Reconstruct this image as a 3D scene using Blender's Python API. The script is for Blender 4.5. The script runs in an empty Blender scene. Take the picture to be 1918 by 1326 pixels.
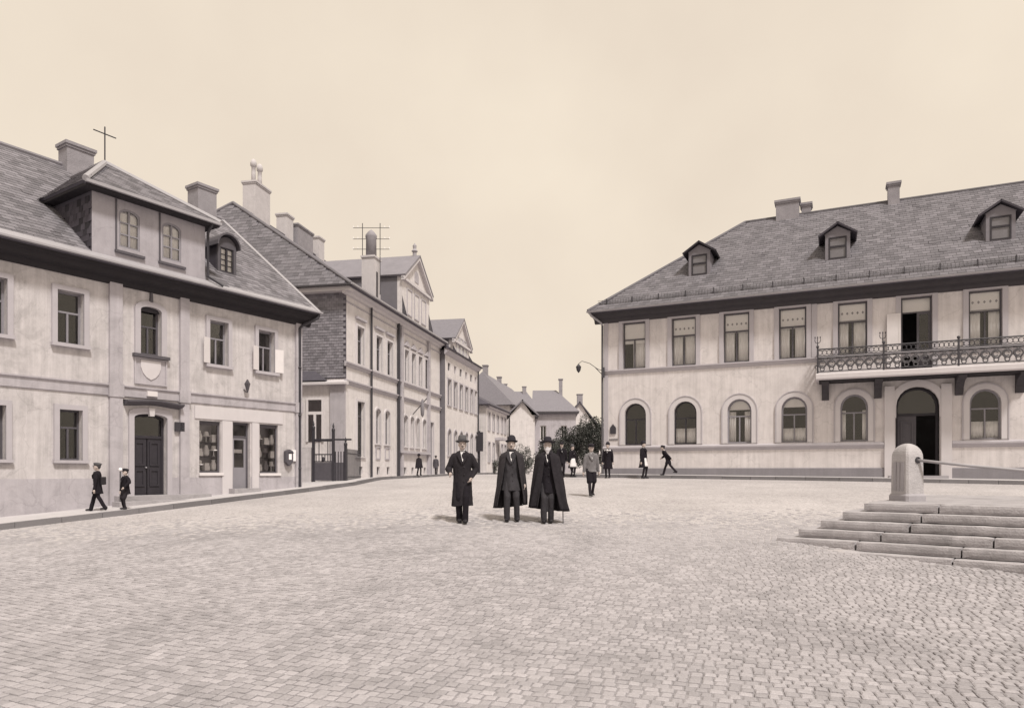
import bpy, bmesh, math, random, bisect
import numpy as np
from mathutils import Vector, Matrix, noise
random.seed(7)
R = math.radians
scene = bpy.context.scene
col = scene.collection

# ------------------------------------------------------------------ camera, sky, sun, exposure
ZC = 1.5                                   # eye level above datum
cam_d = bpy.data.cameras.new('camera'); cam = bpy.data.objects.new('camera', cam_d); col.objects.link(cam)
cam.location = (0, 0, ZC); cam.rotation_euler = (R(90), 0, 0)
cam_d.sensor_width = 36; cam_d.lens = 36 * 1300 / 1918; cam_d.shift_y = (882 - 663) / 1918
cam_d.clip_start = .1; cam_d.clip_end = 3000
scene.camera = cam
SUN_EL, SUN_AZ = 56, 150                   # the sun stands behind the camera, to its right
world = bpy.data.worlds.new('World'); scene.world = world; world.use_nodes = True
wt = world.node_tree; wn = wt.nodes; wl = wt.links
bg = wn['Background']; bg.inputs['Strength'].default_value = .1
sky = wn.new('ShaderNodeTexSky'); sky.sky_type = 'NISHITA'; sky.sun_disc = False
sky.sun_elevation = R(SUN_EL); sky.sun_rotation = R(SUN_AZ); sky.dust_density = 4
bw = wn.new('ShaderNodeRGBToBW'); wl.new(sky.outputs[0], bw.inputs[0])
tint = wn.new('ShaderNodeMix'); tint.data_type = 'RGBA'; tint.blend_type = 'MULTIPLY'; tint.inputs[0].default_value = 1
wl.new(bw.outputs[0], tint.inputs[6]); tint.inputs[7].default_value = (1.1, .95, .76, 1)
veil = wn.new('ShaderNodeMix'); veil.data_type = 'RGBA'; veil.inputs[0].default_value = .88   # high even cloud
wl.new(tint.outputs[2], veil.inputs[6])
tcw = wn.new('ShaderNodeTexCoord'); nzw = wn.new('ShaderNodeTexNoise'); nzw.inputs['Scale'].default_value = 3.4; nzw.inputs['Detail'].default_value = 5
wl.new(tcw.outputs['Generated'], nzw.inputs['Vector'])
cr = wn.new('ShaderNodeValToRGB'); cr.color_ramp.elements[0].position = .3; cr.color_ramp.elements[1].position = .75
cr.color_ramp.elements[0].color = (.88, .865, .87, 1); cr.color_ramp.elements[1].color = (1, 1, 1, 1)
wl.new(nzw.outputs[0], cr.inputs[0])
vm = wn.new('ShaderNodeMix'); vm.data_type = 'RGBA'; vm.blend_type = 'MULTIPLY'; vm.inputs[0].default_value = 1
wl.new(cr.outputs[0], vm.inputs[6]); vm.inputs[7].default_value = (8.15, 7.15, 5.9, 1)
wl.new(vm.outputs[2], veil.inputs[7]); wl.new(veil.outputs[2], bg.inputs['Color'])
sun_d = bpy.data.lights.new('sun', 'SUN'); sun = bpy.data.objects.new('sun', sun_d); col.objects.link(sun)
sun_d.energy = 3.0; sun_d.angle = R(8); sun_d.color = (1, .95, .89)
saz, sel = R(SUN_AZ), R(SUN_EL)
sdir = Vector((math.sin(saz) * math.cos(sel), math.cos(saz) * math.cos(sel), math.sin(sel)))
sun.rotation_euler = sdir.to_track_quat('Z', 'Y').to_euler()
vs = scene.view_settings; vs.view_transform = 'Standard'; vs.look = 'None'; vs.gamma = 1; vs.use_curve_mapping = False; vs.exposure = .3
scene.cycles.use_denoising = True; scene.cycles.max_bounces = 6; scene.cycles.transparent_max_bounces = 12

# ------------------------------------------------------------------ materials
M = {}
def mat(name, c, rough=.85, nscale=3., amt=.16, bump=.0, bscale=40., streak=0., rnd=0., spec=.3, fine=0., metal=0., patch=0., wpos=False):
    c = (c[0], c[1] * 1.045, c[2] * 1.14)      # greys lean to the cool side of the print's ink
    m = bpy.data.materials.new(name); m.use_nodes = True; nt = m.node_tree; N = nt.nodes; L = nt.links
    b = N['Principled BSDF']; b.inputs['Roughness'].default_value = rough; b.inputs['Specular IOR Level'].default_value = spec
    b.inputs['Metallic'].default_value = metal
    tc = N.new('ShaderNodeTexCoord'); nz = N.new('ShaderNodeTexNoise'); nz.inputs['Scale'].default_value = nscale; nz.inputs['Detail'].default_value = 8
    nz.inputs['Roughness'].default_value = .62
    geo_ = N.new('ShaderNodeNewGeometry'); src = geo_.outputs['Position'] if wpos else tc.outputs['Object']
    L.new(src, nz.inputs['Vector'])
    fac = nz.outputs[0]
    def mth(op, a, bb, clamp=False):
        n = N.new('ShaderNodeMath'); n.operation = op; n.use_clamp = clamp
        for i, v in enumerate((a, bb)):
            if isinstance(v, (int, float)): n.inputs[i].default_value = v
            else: L.new(v, n.inputs[i])
        return n.outputs[0]
    val = mth('ADD', 1 - amt, mth('MULTIPLY', fac, 2 * amt))
    if streak:
        mp = N.new('ShaderNodeMapping'); mp.inputs['Scale'].default_value = (4.2, 4.2, .20); L.new(tc.outputs['Object'], mp.inputs['Vector'])
        n2 = N.new('ShaderNodeTexNoise'); n2.inputs['Scale'].default_value = 1.8; n2.inputs['Detail'].default_value = 8; n2.inputs['Roughness'].default_value = .65; L.new(mp.outputs[0], n2.inputs['Vector'])
        val = mth('MULTIPLY', val, mth('ADD', 1 - streak, mth('MULTIPLY', n2.outputs[0], 2 * streak)))
    if patch:                                  # old repairs and damp blotches with edges of their own
        n4 = N.new('ShaderNodeTexNoise'); n4.inputs['Scale'].default_value = 1.1 if not wpos else .45; n4.inputs['Detail'].default_value = 9; n4.inputs['Roughness'].default_value = .7; n4.inputs['Distortion'].default_value = .6; L.new(src, n4.inputs['Vector'])
        mr4 = N.new('ShaderNodeMapRange'); mr4.inputs[1].default_value = .50; mr4.inputs[2].default_value = .62; mr4.inputs[3].default_value = 1.; mr4.inputs[4].default_value = 1 - patch; L.new(n4.outputs[0], mr4.inputs[0])
        val = mth('MULTIPLY', val, mr4.outputs[0])
    if patch and streak:                       # hairline cracks in the render coat
        nw = N.new('ShaderNodeTexNoise'); nw.inputs['Scale'].default_value = 1.7; nw.inputs['Detail'].default_value = 5; L.new(src, nw.inputs['Vector'])
        av = N.new('ShaderNodeVectorMath'); av.operation = 'ADD'; L.new(src, av.inputs[0]); L.new(nw.outputs['Color'], av.inputs[1])
        vo = N.new('ShaderNodeTexVoronoi'); vo.feature = 'DISTANCE_TO_EDGE'; vo.inputs['Scale'].default_value = .55; L.new(av.outputs[0], vo.inputs['Vector'])
        mv = N.new('ShaderNodeMapRange'); mv.inputs[1].default_value = .0; mv.inputs[2].default_value = .012; mv.inputs[3].default_value = .86; mv.inputs[4].default_value = 1.; L.new(vo.outputs[0], mv.inputs[0])
        val = mth('MULTIPLY', val, mv.outputs[0])
    if fine:
        n3 = N.new('ShaderNodeTexNoise'); n3.inputs['Scale'].default_value = 55; n3.inputs['Detail'].default_value = 3; L.new(tc.outputs['Object'], n3.inputs['Vector'])
        val = mth('MULTIPLY', val, mth('ADD', 1 - fine, mth('MULTIPLY', n3.outputs[0], 2 * fine)))
    if rnd:
        ge = N.new('ShaderNodeNewGeometry'); oi = N.new('ShaderNodeObjectInfo')
        fr = mth('FRACT', mth('ADD', ge.outputs['Random Per Island'], oi.outputs['Random']), 0)
        val = mth('MULTIPLY', val, mth('ADD', 1 - rnd, mth('MULTIPLY', fr, 2 * rnd)))
    mx = N.new('ShaderNodeMix'); mx.data_type = 'RGBA'; mx.blend_type = 'MULTIPLY'; mx.inputs[0].default_value = 1
    mx.inputs[6].default_value = (*c, 1); L.new(val, mx.inputs[7]); L.new(mx.outputs[2], b.inputs['Base Color'])
    if bump:
        nb = N.new('ShaderNodeTexNoise'); nb.inputs['Scale'].default_value = bscale; nb.inputs['Detail'].default_value = 5; L.new(tc.outputs['Object'], nb.inputs['Vector'])
        bp = N.new('ShaderNodeBump'); bp.inputs['Strength'].default_value = bump; bp.inputs['Distance'].default_value = .02
        L.new(nb.outputs[0], bp.inputs['Height']); L.new(bp.outputs[0], b.inputs['Normal'])
    M[name] = m; return m

mat('plaster', (.50, .453, .425), .92, 3.4, .24, .4, 30, .36, fine=.12, patch=.17)
mat('plaster_school', (.62, .562, .52), .92, 2.6, .15, .2, 30, .26, fine=.07, patch=.09)
mat('plaster_right', (.60, .54, .50), .92, 2.8, .16, .3, 30, .28, fine=.09, patch=.09)
mat('plaster_grey', (.41, .37, .365), .92, 2.4, .2, .25, 30, .2, fine=.08, patch=.14)
mat('plaster_dormer', (.36, .325, .325), .92, 2.4, .16, .2, 30, .15, fine=.06, patch=.1)
mat('plaster_socle', (.22, .20, .20), .92, 1.5, .2, .4, 22, .14, fine=.08)
mat('trim', (.55, .50, .475), .85, 2, .10, .1, 30, .06)
mat('trim_grey', (.42, .38, .375), .85, 2, .12, .1, 30, .06)
mat('soffit_shade', (.026, .022, .024), .8, 3, .3)  # near-black tone puts the shade under eaves and balcony into the colour
mat('cornice_paint_shade', (.055, .048, .05), .8, 3, .25)  # dark paint; on the cornices its depth carries the shade of the eaves
mat('wood_dark', (.035, .03, .034), .6, 6, .35)
mat('wood_frame', (.09, .08, .085), .6, 8, .25)
mat('white_paint', (.66, .60, .56), .5, 6, .08)
mat('grey_paint', (.24, .22, .225), .6, 6, .12)
mat('slate', (.150, .136, .139), .8, 1.2, .30, .25, 30, rnd=.22, fine=.1)
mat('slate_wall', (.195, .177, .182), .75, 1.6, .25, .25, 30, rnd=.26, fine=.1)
mat('tile', (.172, .156, .158), .85, 1.2, .32, .3, 30, rnd=.30, fine=.1)
mat('tile_dark', (.055, .047, .054), .8, 2.2, .3, .3, 30, rnd=.55)
mat('roof_far', (.20, .182, .188), .85, 5, .22, .4, 14)
mat('roof_dark', (.09, .08, .09), .85, 5, .25, .4, 14)
mat('zinc', (.33, .305, .30), .55, 4, .15, spec=.5)
mat('brick_chimney', (.27, .245, .245), .95, 3.5, .3, .5, 25, fine=.12)
mat('chimney_white', (.5, .455, .43), .95, 3, .18, .3, 25, .1)
mat('stone', (.34, .31, .305), .9, 3, .25, .5, 45, fine=.15)
mat('stone_step', (.36, .328, .315), .9, 2.4, .34, .6, 40, rnd=.0, fine=.2, patch=.25)
mat('stone_post', (.42, .385, .365), .9, 4, .34, .7, 40, fine=.2, patch=.2)
mat('kerb', (.17, .155, .15), .9, 3, .2, .5, 40, rnd=.15, fine=.1)
mat('pavement', (.47, .43, .405), .95, 1.6, .18, .4, 35, fine=.12)
mat('iron', (.035, .031, .036), .55, 8, .3, spec=.5)
mat('iron_light', (.085, .077, .078), .6, 8, .3, spec=.5)
mat('leaf', (.066, .066, .056), .7, 2, .35, rnd=.45)
mat('leaf_grey', (.10, .10, .085), .7, 2, .35, rnd=.45)
mat('bark', (.07, .06, .055), .9, 5, .3)
mat('curtain', (.86, .80, .74), .95, 2, .12, spec=.1)
mat('blind', (.82, .76, .70), .95, 3, .07, spec=.1)
mat('blind_pattern', (.26, .235, .235), .95, 3, .1)
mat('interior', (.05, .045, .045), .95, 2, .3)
mat('cloth_black', (.017, .014, .0165), .95, 9, .45, .5, 160, spec=.15)
mat('cloth_dark', (.027, .0225, .025), .95, 9, .45, .5, 160, spec=.15)
mat('cloth_grey', (.085, .076, .08), .95, 14, .35, .5, 160, spec=.15)
mat('cloth_coat', (.042, .036, .037), .95, 11, .5, .7, 90, spec=.15)
mat('cloth_overcoat', (.027, .023, .025), .95, 11, .5, .7, 90, spec=.15)
mat('cloth_suit', (.05, .045, .047), .95, 14, .4, .6, 120, spec=.15)
mat('cloth_mid', (.17, .155, .15), .95, 14, .3, .5, 160, spec=.15)
mat('cloth_white', (.66, .61, .57), .95, 9, .08, .3, 120, spec=.1)
mat('felt', (.03, .026, .03), .9, 12, .3, spec=.15)
mat('felt_grey', (.10, .092, .09), .9, 12, .3, spec=.15)
mat('skin', (.46, .37, .315), .65, 9, .12)
mat('hair', (.05, .043, .042), .8, 20, .4)
mat('hair_white', (.50, .46, .44), .85, 20, .2)
mat('leather', (.022, .019, .021), .5, 12, .3)
mat('goods_pale', (.86, .80, .75), .7, 7, .15)
mat('goods_mid', (.28, .25, .25), .7, 7, .3)
mat('dormer_glass', (.17, .155, .155), .25, 5, .2, spec=.5)
mat('dormer_wall', (.20, .18, .185), .9, 4, .2)
mat('lamp_glass', (.45, .42, .40), .2, 5, .1, spec=.5)

def glass():
    m = bpy.data.materials.new('window_glass'); m.use_nodes = True; nt = m.node_tree; N = nt.nodes; L = nt.links
    N.remove(N['Principled BSDF'])
    tr = N.new('ShaderNodeBsdfTransparent'); tr.inputs[0].default_value = (.99, .99, .99, 1)
    gl = N.new('ShaderNodeBsdfGlossy'); gl.inputs['Roughness'].default_value = .06; gl.inputs[0].default_value = (.9, .88, .86, 1)
    fr = N.new('ShaderNodeFresnel'); fr.inputs[0].default_value = 1.5
    mx = N.new('ShaderNodeMixShader'); L.new(fr.outputs[0], mx.inputs[0]); L.new(tr.outputs[0], mx.inputs[1]); L.new(gl.outputs[0], mx.inputs[2])
    L.new(mx.outputs[0], N['Material Output'].inputs[0]); M['glass'] = m
glass()

def street_material():
    m = bpy.data.materials.new('street_setts'); m.use_nodes = True; nt = m.node_tree; N = nt.nodes; L = nt.links
    b = N['Principled BSDF']; b.inputs['Roughness'].default_value = .9; b.inputs['Specular IOR Level'].default_value = .2
    tc = N.new('ShaderNodeTexCoord')
    vo = N.new('ShaderNodeTexVoronoi'); vo.feature = 'DISTANCE_TO_EDGE'; vo.inputs['Scale'].default_value = 8.3; vo.inputs['Randomness'].default_value = .75
    vc = N.new('ShaderNodeTexVoronoi'); vc.inputs['Scale'].default_value = 8.3; vc.inputs['Randomness'].default_value = .75
    n1 = N.new('ShaderNodeTexNoise'); n1.inputs['Scale'].default_value = .45; n1.inputs['Detail'].default_value = 9; n1.inputs['Roughness'].default_value = .68
    n2 = N.new('ShaderNodeTexNoise'); n2.inputs['Scale'].default_value = 30; n2.inputs['Detail'].default_value = 4
    for n in (vo, vc, n1, n2): L.new(tc.outputs['Object'], n.inputs['Vector'])
    r1 = N.new('ShaderNodeValToRGB'); r1.color_ramp.elements[0].color = (.25, .225, .225, 1); r1.color_ramp.elements[1].color = (1, 1, 1, 1)
    r1.color_ramp.elements[0].position = .0; r1.color_ramp.elements[1].position = .09; L.new(vo.outputs[0], r1.inputs[0])
    r2 = N.new('ShaderNodeValToRGB'); r2.color_ramp.elements[0].color = (.385, .362, .368, 1); r2.color_ramp.elements[1].color = (.50, .473, .48, 1)
    r2.color_ramp.elements[0].position = .3; r2.color_ramp.elements[1].position = .7; L.new(n1.outputs[0], r2.inputs[0])
    bwv = N.new('ShaderNodeRGBToBW'); L.new(vc.outputs['Color'], bwv.inputs[0])
    mr = N.new('ShaderNodeMapRange'); mr.inputs[3].default_value = .9; mr.inputs[4].default_value = 1.06; L.new(bwv.outputs[0], mr.inputs[0])
    mr2 = N.new('ShaderNodeMapRange'); mr2.inputs[3].default_value = .85; mr2.inputs[4].default_value = 1.15; L.new(n2.outputs[0], mr2.inputs[0])
    def mul(a, bb, f=1.):
        x = N.new('ShaderNodeMix'); x.data_type = 'RGBA'; x.blend_type = 'MULTIPLY'; x.inputs[0].default_value = f; L.new(a, x.inputs[6]); L.new(bb, x.inputs[7]); return x.outputs[2]
    c = mul(mul(mul(r2.outputs[0], r1.outputs[0], .38), mr.outputs[0]), mr2.outputs[0]); L.new(c, b.inputs['Base Color'])
    bp = N.new('ShaderNodeBump'); bp.inputs['Strength'].default_value = .5; bp.inputs['Distance'].default_value = .015; L.new(r1.outputs[0], bp.inputs['Height']); L.new(bp.outputs[0], b.inputs['Normal'])
    M['street'] = m
street_material()
mat('joint', (.27, .245, .234), .95, 11, .55, fine=.2)
def joint_blend():
    """towards the trodden middle of the square the joints are filled flush with pale grit"""
    nt = M['joint'].node_tree; N = nt.nodes; L = nt.links; b = N['Principled BSDF']; old = b.inputs['Base Color'].links[0].from_socket
    ge = N.new('ShaderNodeNewGeometry'); sx = N.new('ShaderNodeSeparateXYZ'); L.new(ge.outputs['Position'], sx.inputs[0])
    nz = N.new('ShaderNodeTexNoise'); nz.inputs['Scale'].default_value = .9; nz.inputs['Detail'].default_value = 6; L.new(ge.outputs['Position'], nz.inputs['Vector'])
    ma = N.new('ShaderNodeMath'); ma.operation = 'MULTIPLY_ADD'; ma.inputs[1].default_value = 5; L.new(nz.outputs[0], ma.inputs[0]); L.new(sx.outputs['Y'], ma.inputs[2])
    mr = N.new('ShaderNodeMapRange'); mr.inputs[1].default_value = 9; mr.inputs[2].default_value = 16.; L.new(ma.outputs[0], mr.inputs[0])
    mx = N.new('ShaderNodeMix'); mx.data_type = 'RGBA'; L.new(mr.outputs[0], mx.inputs[0]); L.new(old, mx.inputs[6]); mx.inputs[7].default_value = (.42, .395, .40, 1); L.new(mx.outputs[2], b.inputs['Base Color'])
joint_blend()
mat('sett', (.335, .304, .292), .9, 1.3, .22, .35, 60, rnd=.15, fine=.2, patch=.16, wpos=True)

# ------------------------------------------------------------------ mesh helpers
BASE = {}
class MB:
    def __init__(s): s.v = []; s.f = []
    def add(s, vs, fs):
        o = len(s.v); s.v += [tuple(p) for p in vs]; s.f += [tuple(i + o for i in f) for f in fs]; return s
    def box(s, x0, x1, y0, y1, z0, z1):
        return s.add([(x0, y0, z0), (x1, y0, z0), (x1, y1, z0), (x0, y1, z0), (x0, y0, z1), (x1, y0, z1), (x1, y1, z1), (x0, y1, z1)],
                     [(0, 3, 2, 1), (4, 5, 6, 7), (0, 1, 5, 4), (1, 2, 6, 5), (2, 3, 7, 6), (3, 0, 4, 7)])
    def hexa(s, p): return s.add(p, [(0, 3, 2, 1), (4, 5, 6, 7), (0, 1, 5, 4), (1, 2, 6, 5), (2, 3, 7, 6), (3, 0, 4, 7)])
    def prism_y(s, pts, y0, y1):                     # outline in x,z, extruded in y
        n = len(pts); s.add([(x, y0, z) for x, z in pts] + [(x, y1, z) for x, z in pts],
            [tuple(range(n)), tuple(range(2 * n - 1, n - 1, -1))] + [(i, i + n, (i + 1) % n + n, (i + 1) % n) for i in range(n)]); return s
    def prism_x(s, pts, x0, x1):                     # outline in y,z
        n = len(pts); s.add([(x0, y, z) for y, z in pts] + [(x1, y, z) for y, z in pts],
            [tuple(range(n)), tuple(range(2 * n - 1, n - 1, -1))] + [(i, i + n, (i + 1) % n + n, (i + 1) % n) for i in range(n)]); return s
    def prism_z(s, pts, z0, z1):
        n = len(pts); s.add([(x, y, z0) for x, y in pts] + [(x, y, z1) for x, y in pts],
            [tuple(range(n)), tuple(range(2 * n - 1, n - 1, -1))] + [(i, i + n, (i + 1) % n + n, (i + 1) % n) for i in range(n)]); return s
    def ring_y(s, outer, inner, y0, y1):
        n = len(outer); V = []
        for y in (y0, y1): V += [(x, y, z) for x, z in outer] + [(x, y, z) for x, z in inner]
        F = []
        for i in range(n):
            j = (i + 1) % n
            F += [(i, j, n + j, n + i), (2 * n + i, 3 * n + i, 3 * n + j, 2 * n + j), (i, 2 * n + i, 2 * n + j, j), (n + i, n + j, 3 * n + j, 3 * n + i)]
        return s.add(V, F)
    def slab(s, pts, th):                            # planar polygon given thickness downward along its normal
        p = [Vector(q) for q in pts]; nrm = (p[1] - p[0]).cross(p[2] - p[0]).normalized()
        if nrm.z < 0: nrm = -nrm
        n = len(p); return s.add([tuple(q) for q in p] + [tuple(q - nrm * th) for q in p],
            [tuple(range(n)), tuple(range(2 * n - 1, n - 1, -1))] + [(i, i + n, (i + 1) % n + n, (i + 1) % n) for i in range(n)])
    def tube(s, pts, r, n=8):
        P = [Vector(p) for p in pts]; rr = r if isinstance(r, (list, tuple)) else [r] * len(P); o = len(s.v); up = Vector((0, 0, 1))
        V = []
        for i, p in enumerate(P):
            d = (P[min(i + 1, len(P) - 1)] - P[max(i - 1, 0)]).normalized()
            a = d.cross(up)
            if a.length < 1e-3: a = d.cross(Vector((0, 1, 0)))
            a.normalize(); b = d.cross(a).normalized()
            V += [tuple(p + (a * math.cos(2 * math.pi * k / n) + b * math.sin(2 * math.pi * k / n)) * rr[i]) for k in range(n)]
        F = []
        for i in range(len(P) - 1):
            for k in range(n): F.append((i * n + k, i * n + (k + 1) % n, (i + 1) * n + (k + 1) % n, (i + 1) * n + k))
        F.append(tuple(range(n - 1, -1, -1))); F.append(tuple(range((len(P) - 1) * n, len(P) * n)))
        return s.add(V, F)
    def lathe(s, prof, c=(0, 0, 0), n=20, sx=1., sy=1., rot=None):
        V = []
        for r, z in prof:
            for k in range(n):
                a = 2 * math.pi * k / n; p = Vector((r * sx * math.cos(a), r * sy * math.sin(a), z))
                if rot is not None: p = rot @ p
                V.append(tuple(p + Vector(c)))
        F = []
        for i in range(len(prof) - 1):
            for k in range(n): F.append((i * n + k, i * n + (k + 1) % n, (i + 1) * n + (k + 1) % n, (i + 1) * n + k))
        F.append(tuple(range(n - 1, -1, -1))); F.append(tuple(range((len(prof) - 1) * n, len(prof) * n)))
        return s.add(V, F)
    def ell(s, c, r, n=14, m=9, rot=None):
        prof = [(math.sin(math.pi * i / m), -math.cos(math.pi * i / m)) for i in range(m + 1)]
        V = []
        for q, z in prof:
            for k in range(n):
                a = 2 * math.pi * k / n; p = Vector((q * math.cos(a) * r[0], q * math.sin(a) * r[1], z * r[2]))
                if rot is not None: p = rot @ p
                V.append(tuple(p + Vector(c)))
        F = []
        for i in range(m):
            for k in range(n): F.append((i * n + k, i * n + (k + 1) % n, (i + 1) * n + (k + 1) % n, (i + 1) * n + k))
        return s.add(V, F)
    def torus(s, c, R0, r, axis='y', n=16, m=6, a0=0., a1=2 * math.pi):
        full = abs(a1 - a0 - 2 * math.pi) < 1e-6; V = []; nn = n if full else n + 1
        for i in range(nn):
            a = a0 + (a1 - a0) * i / n
            for k in range(m):
                b = 2 * math.pi * k / m; q = R0 + r * math.cos(b); h = r * math.sin(b)
                p = (q * math.cos(a), h, q * math.sin(a)) if axis == 'y' else ((h, q * math.cos(a), q * math.sin(a)) if axis == 'x' else (q * math.cos(a), q * math.sin(a), h))
                V.append((p[0] + c[0], p[1] + c[1], p[2] + c[2]))
        F = []
        for i in range(nn if full else n):
            for k in range(m): F.append((i * m + k, i * m + (k + 1) % m, ((i + 1) % nn) * m + (k + 1) % m, ((i + 1) % nn) * m + k))
        return s.add(V, F)
    def mesh(s, name, fix=True):
        me = bpy.data.meshes.new(name); me.from_pydata(s.v, [], s.f); 
        if fix:
            bm = bmesh.new(); bm.from_mesh(me); bmesh.ops.recalc_face_normals(bm, faces=bm.faces); bm.to_mesh(me); bm.free()
        me.update(); return me
    def build(s, name, m, parent=None, smooth=False, fix=True):
        me = s.mesh(name, fix); me.materials.append(M[m] if isinstance(m, str) else m)
        if smooth: me.polygons.foreach_set('use_smooth', [True] * len(me.polygons))
        return link(name, me, parent)
def link(name, me, parent=None):
    o = bpy.data.objects.new(name, me); col.objects.link(o)
    if parent is not None:
        o.parent = parent
        if parent.name in BASE: o.location.z = -BASE[parent.name]
    return o
def tag(o, label=None, cat=None, group=None, kind=None):
    if label: o['label'] = label
    if cat: o['category'] = cat
    if group: o['group'] = group
    if kind: o['kind'] = kind
    return o
def thing(name, label, cat, loc, rz=0., group=None, world_z=True):
    """Empty at the thing's base; children are modelled in its x,y but in world z."""
    o = bpy.data.objects.new(name, None); col.objects.link(o); o.empty_display_size = .2
    o.location = loc; o.rotation_euler = (0, 0, rz)
    if world_z: BASE[o.name] = loc[2]
    return tag(o, label, cat, group)
def mb(): return MB()
def outline(x0, x1, z0, z1, rise=0., n=10):
    """bottom-left, bottom-right, then up and over; rise = height of the arched head"""
    if rise <= 0: return [(x0, z0), (x1, z0), (x1, z1), (x0, z1)]
    cx, hw, zs = (x0 + x1) / 2, (x1 - x0) / 2, z1 - rise
    return [(x0, z0), (x1, z0)] + [(cx + hw * math.cos(math.pi * i / n), zs + rise * math.sin(math.pi * i / n)) for i in range(n + 1)]
def wall_holes(x0, x1, z0, z1, ops, depth=.22, y=0., back=.3):
    """street wall with real openings (xa, xb, za, zb, rise) and their reveals"""
    b = mb(); xs = sorted({x0, x1, *[q for o in ops for q in o[:2]]}); zs = sorted({z0, z1, *[q for o in ops for q in o[2:4]]})
    for i in range(len(xs) - 1):
        for j in range(len(zs) - 1):
            cx, cz = (xs[i] + xs[i + 1]) / 2, (zs[j] + zs[j + 1]) / 2
            if any(o[0] < cx < o[1] and o[2] < cz < o[3] for o in ops): continue
            b.add([(xs[i], y, zs[j]), (xs[i + 1], y, zs[j]), (xs[i + 1], y, zs[j + 1]), (xs[i], y, zs[j + 1])], [(0, 1, 2, 3)])
    for o in ops:
        xa, xb, za, zb, rise = o
        ol = outline(xa, xb, za, zb, rise)
        n = len(ol)
        b.add([(x, y, z) for x, z in ol] + [(x, y + depth, z) for x, z in ol], [(i, i + n, (i + 1) % n + n, (i + 1) % n) for i in range(n)])
        if rise > 0:
            arc = ol[2:]; k = len(arc); h = k // 2
            for i in range(k - 1):
                cnr = (xb, zb) if i < h else (xa, zb)
                b.add([(arc[i][0], y, arc[i][1]), (arc[i + 1][0], y, arc[i + 1][1]), (cnr[0], y, cnr[1])], [(0, 1, 2)])
            b.add([(arc[h][0], y, arc[h][1]), (xa, y, zb), (xb, y, zb)], [(0, 1, 2)])
    return b

def curtain_mb(x0, x1, z0, z1, y, folds=7, amp=.02):
    b = mb(); n = folds * 4; V = []
    for i in range(n + 1):
        t = i / n; x = x0 + (x1 - x0) * t; yy = y + amp * math.sin(t * folds * 2 * math.pi) + amp * .5 * math.sin(t * folds * 3.3)
        V += [(x, yy, z0), (x, yy * .6 + y * .4, z1), (x, yy + .008, z0), (x, yy * .6 + y * .4 + .008, z1)]
    F = []
    for i in range(n):
        a, c = 4 * i, 4 * i + 4
        F += [(a, c, c + 1, a + 1), (a + 2, a + 3, c + 3, c + 2), (a, a + 2, c + 2, c), (a + 1, c + 1, c + 3, a + 3)]
    return b.add(V, F)

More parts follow.
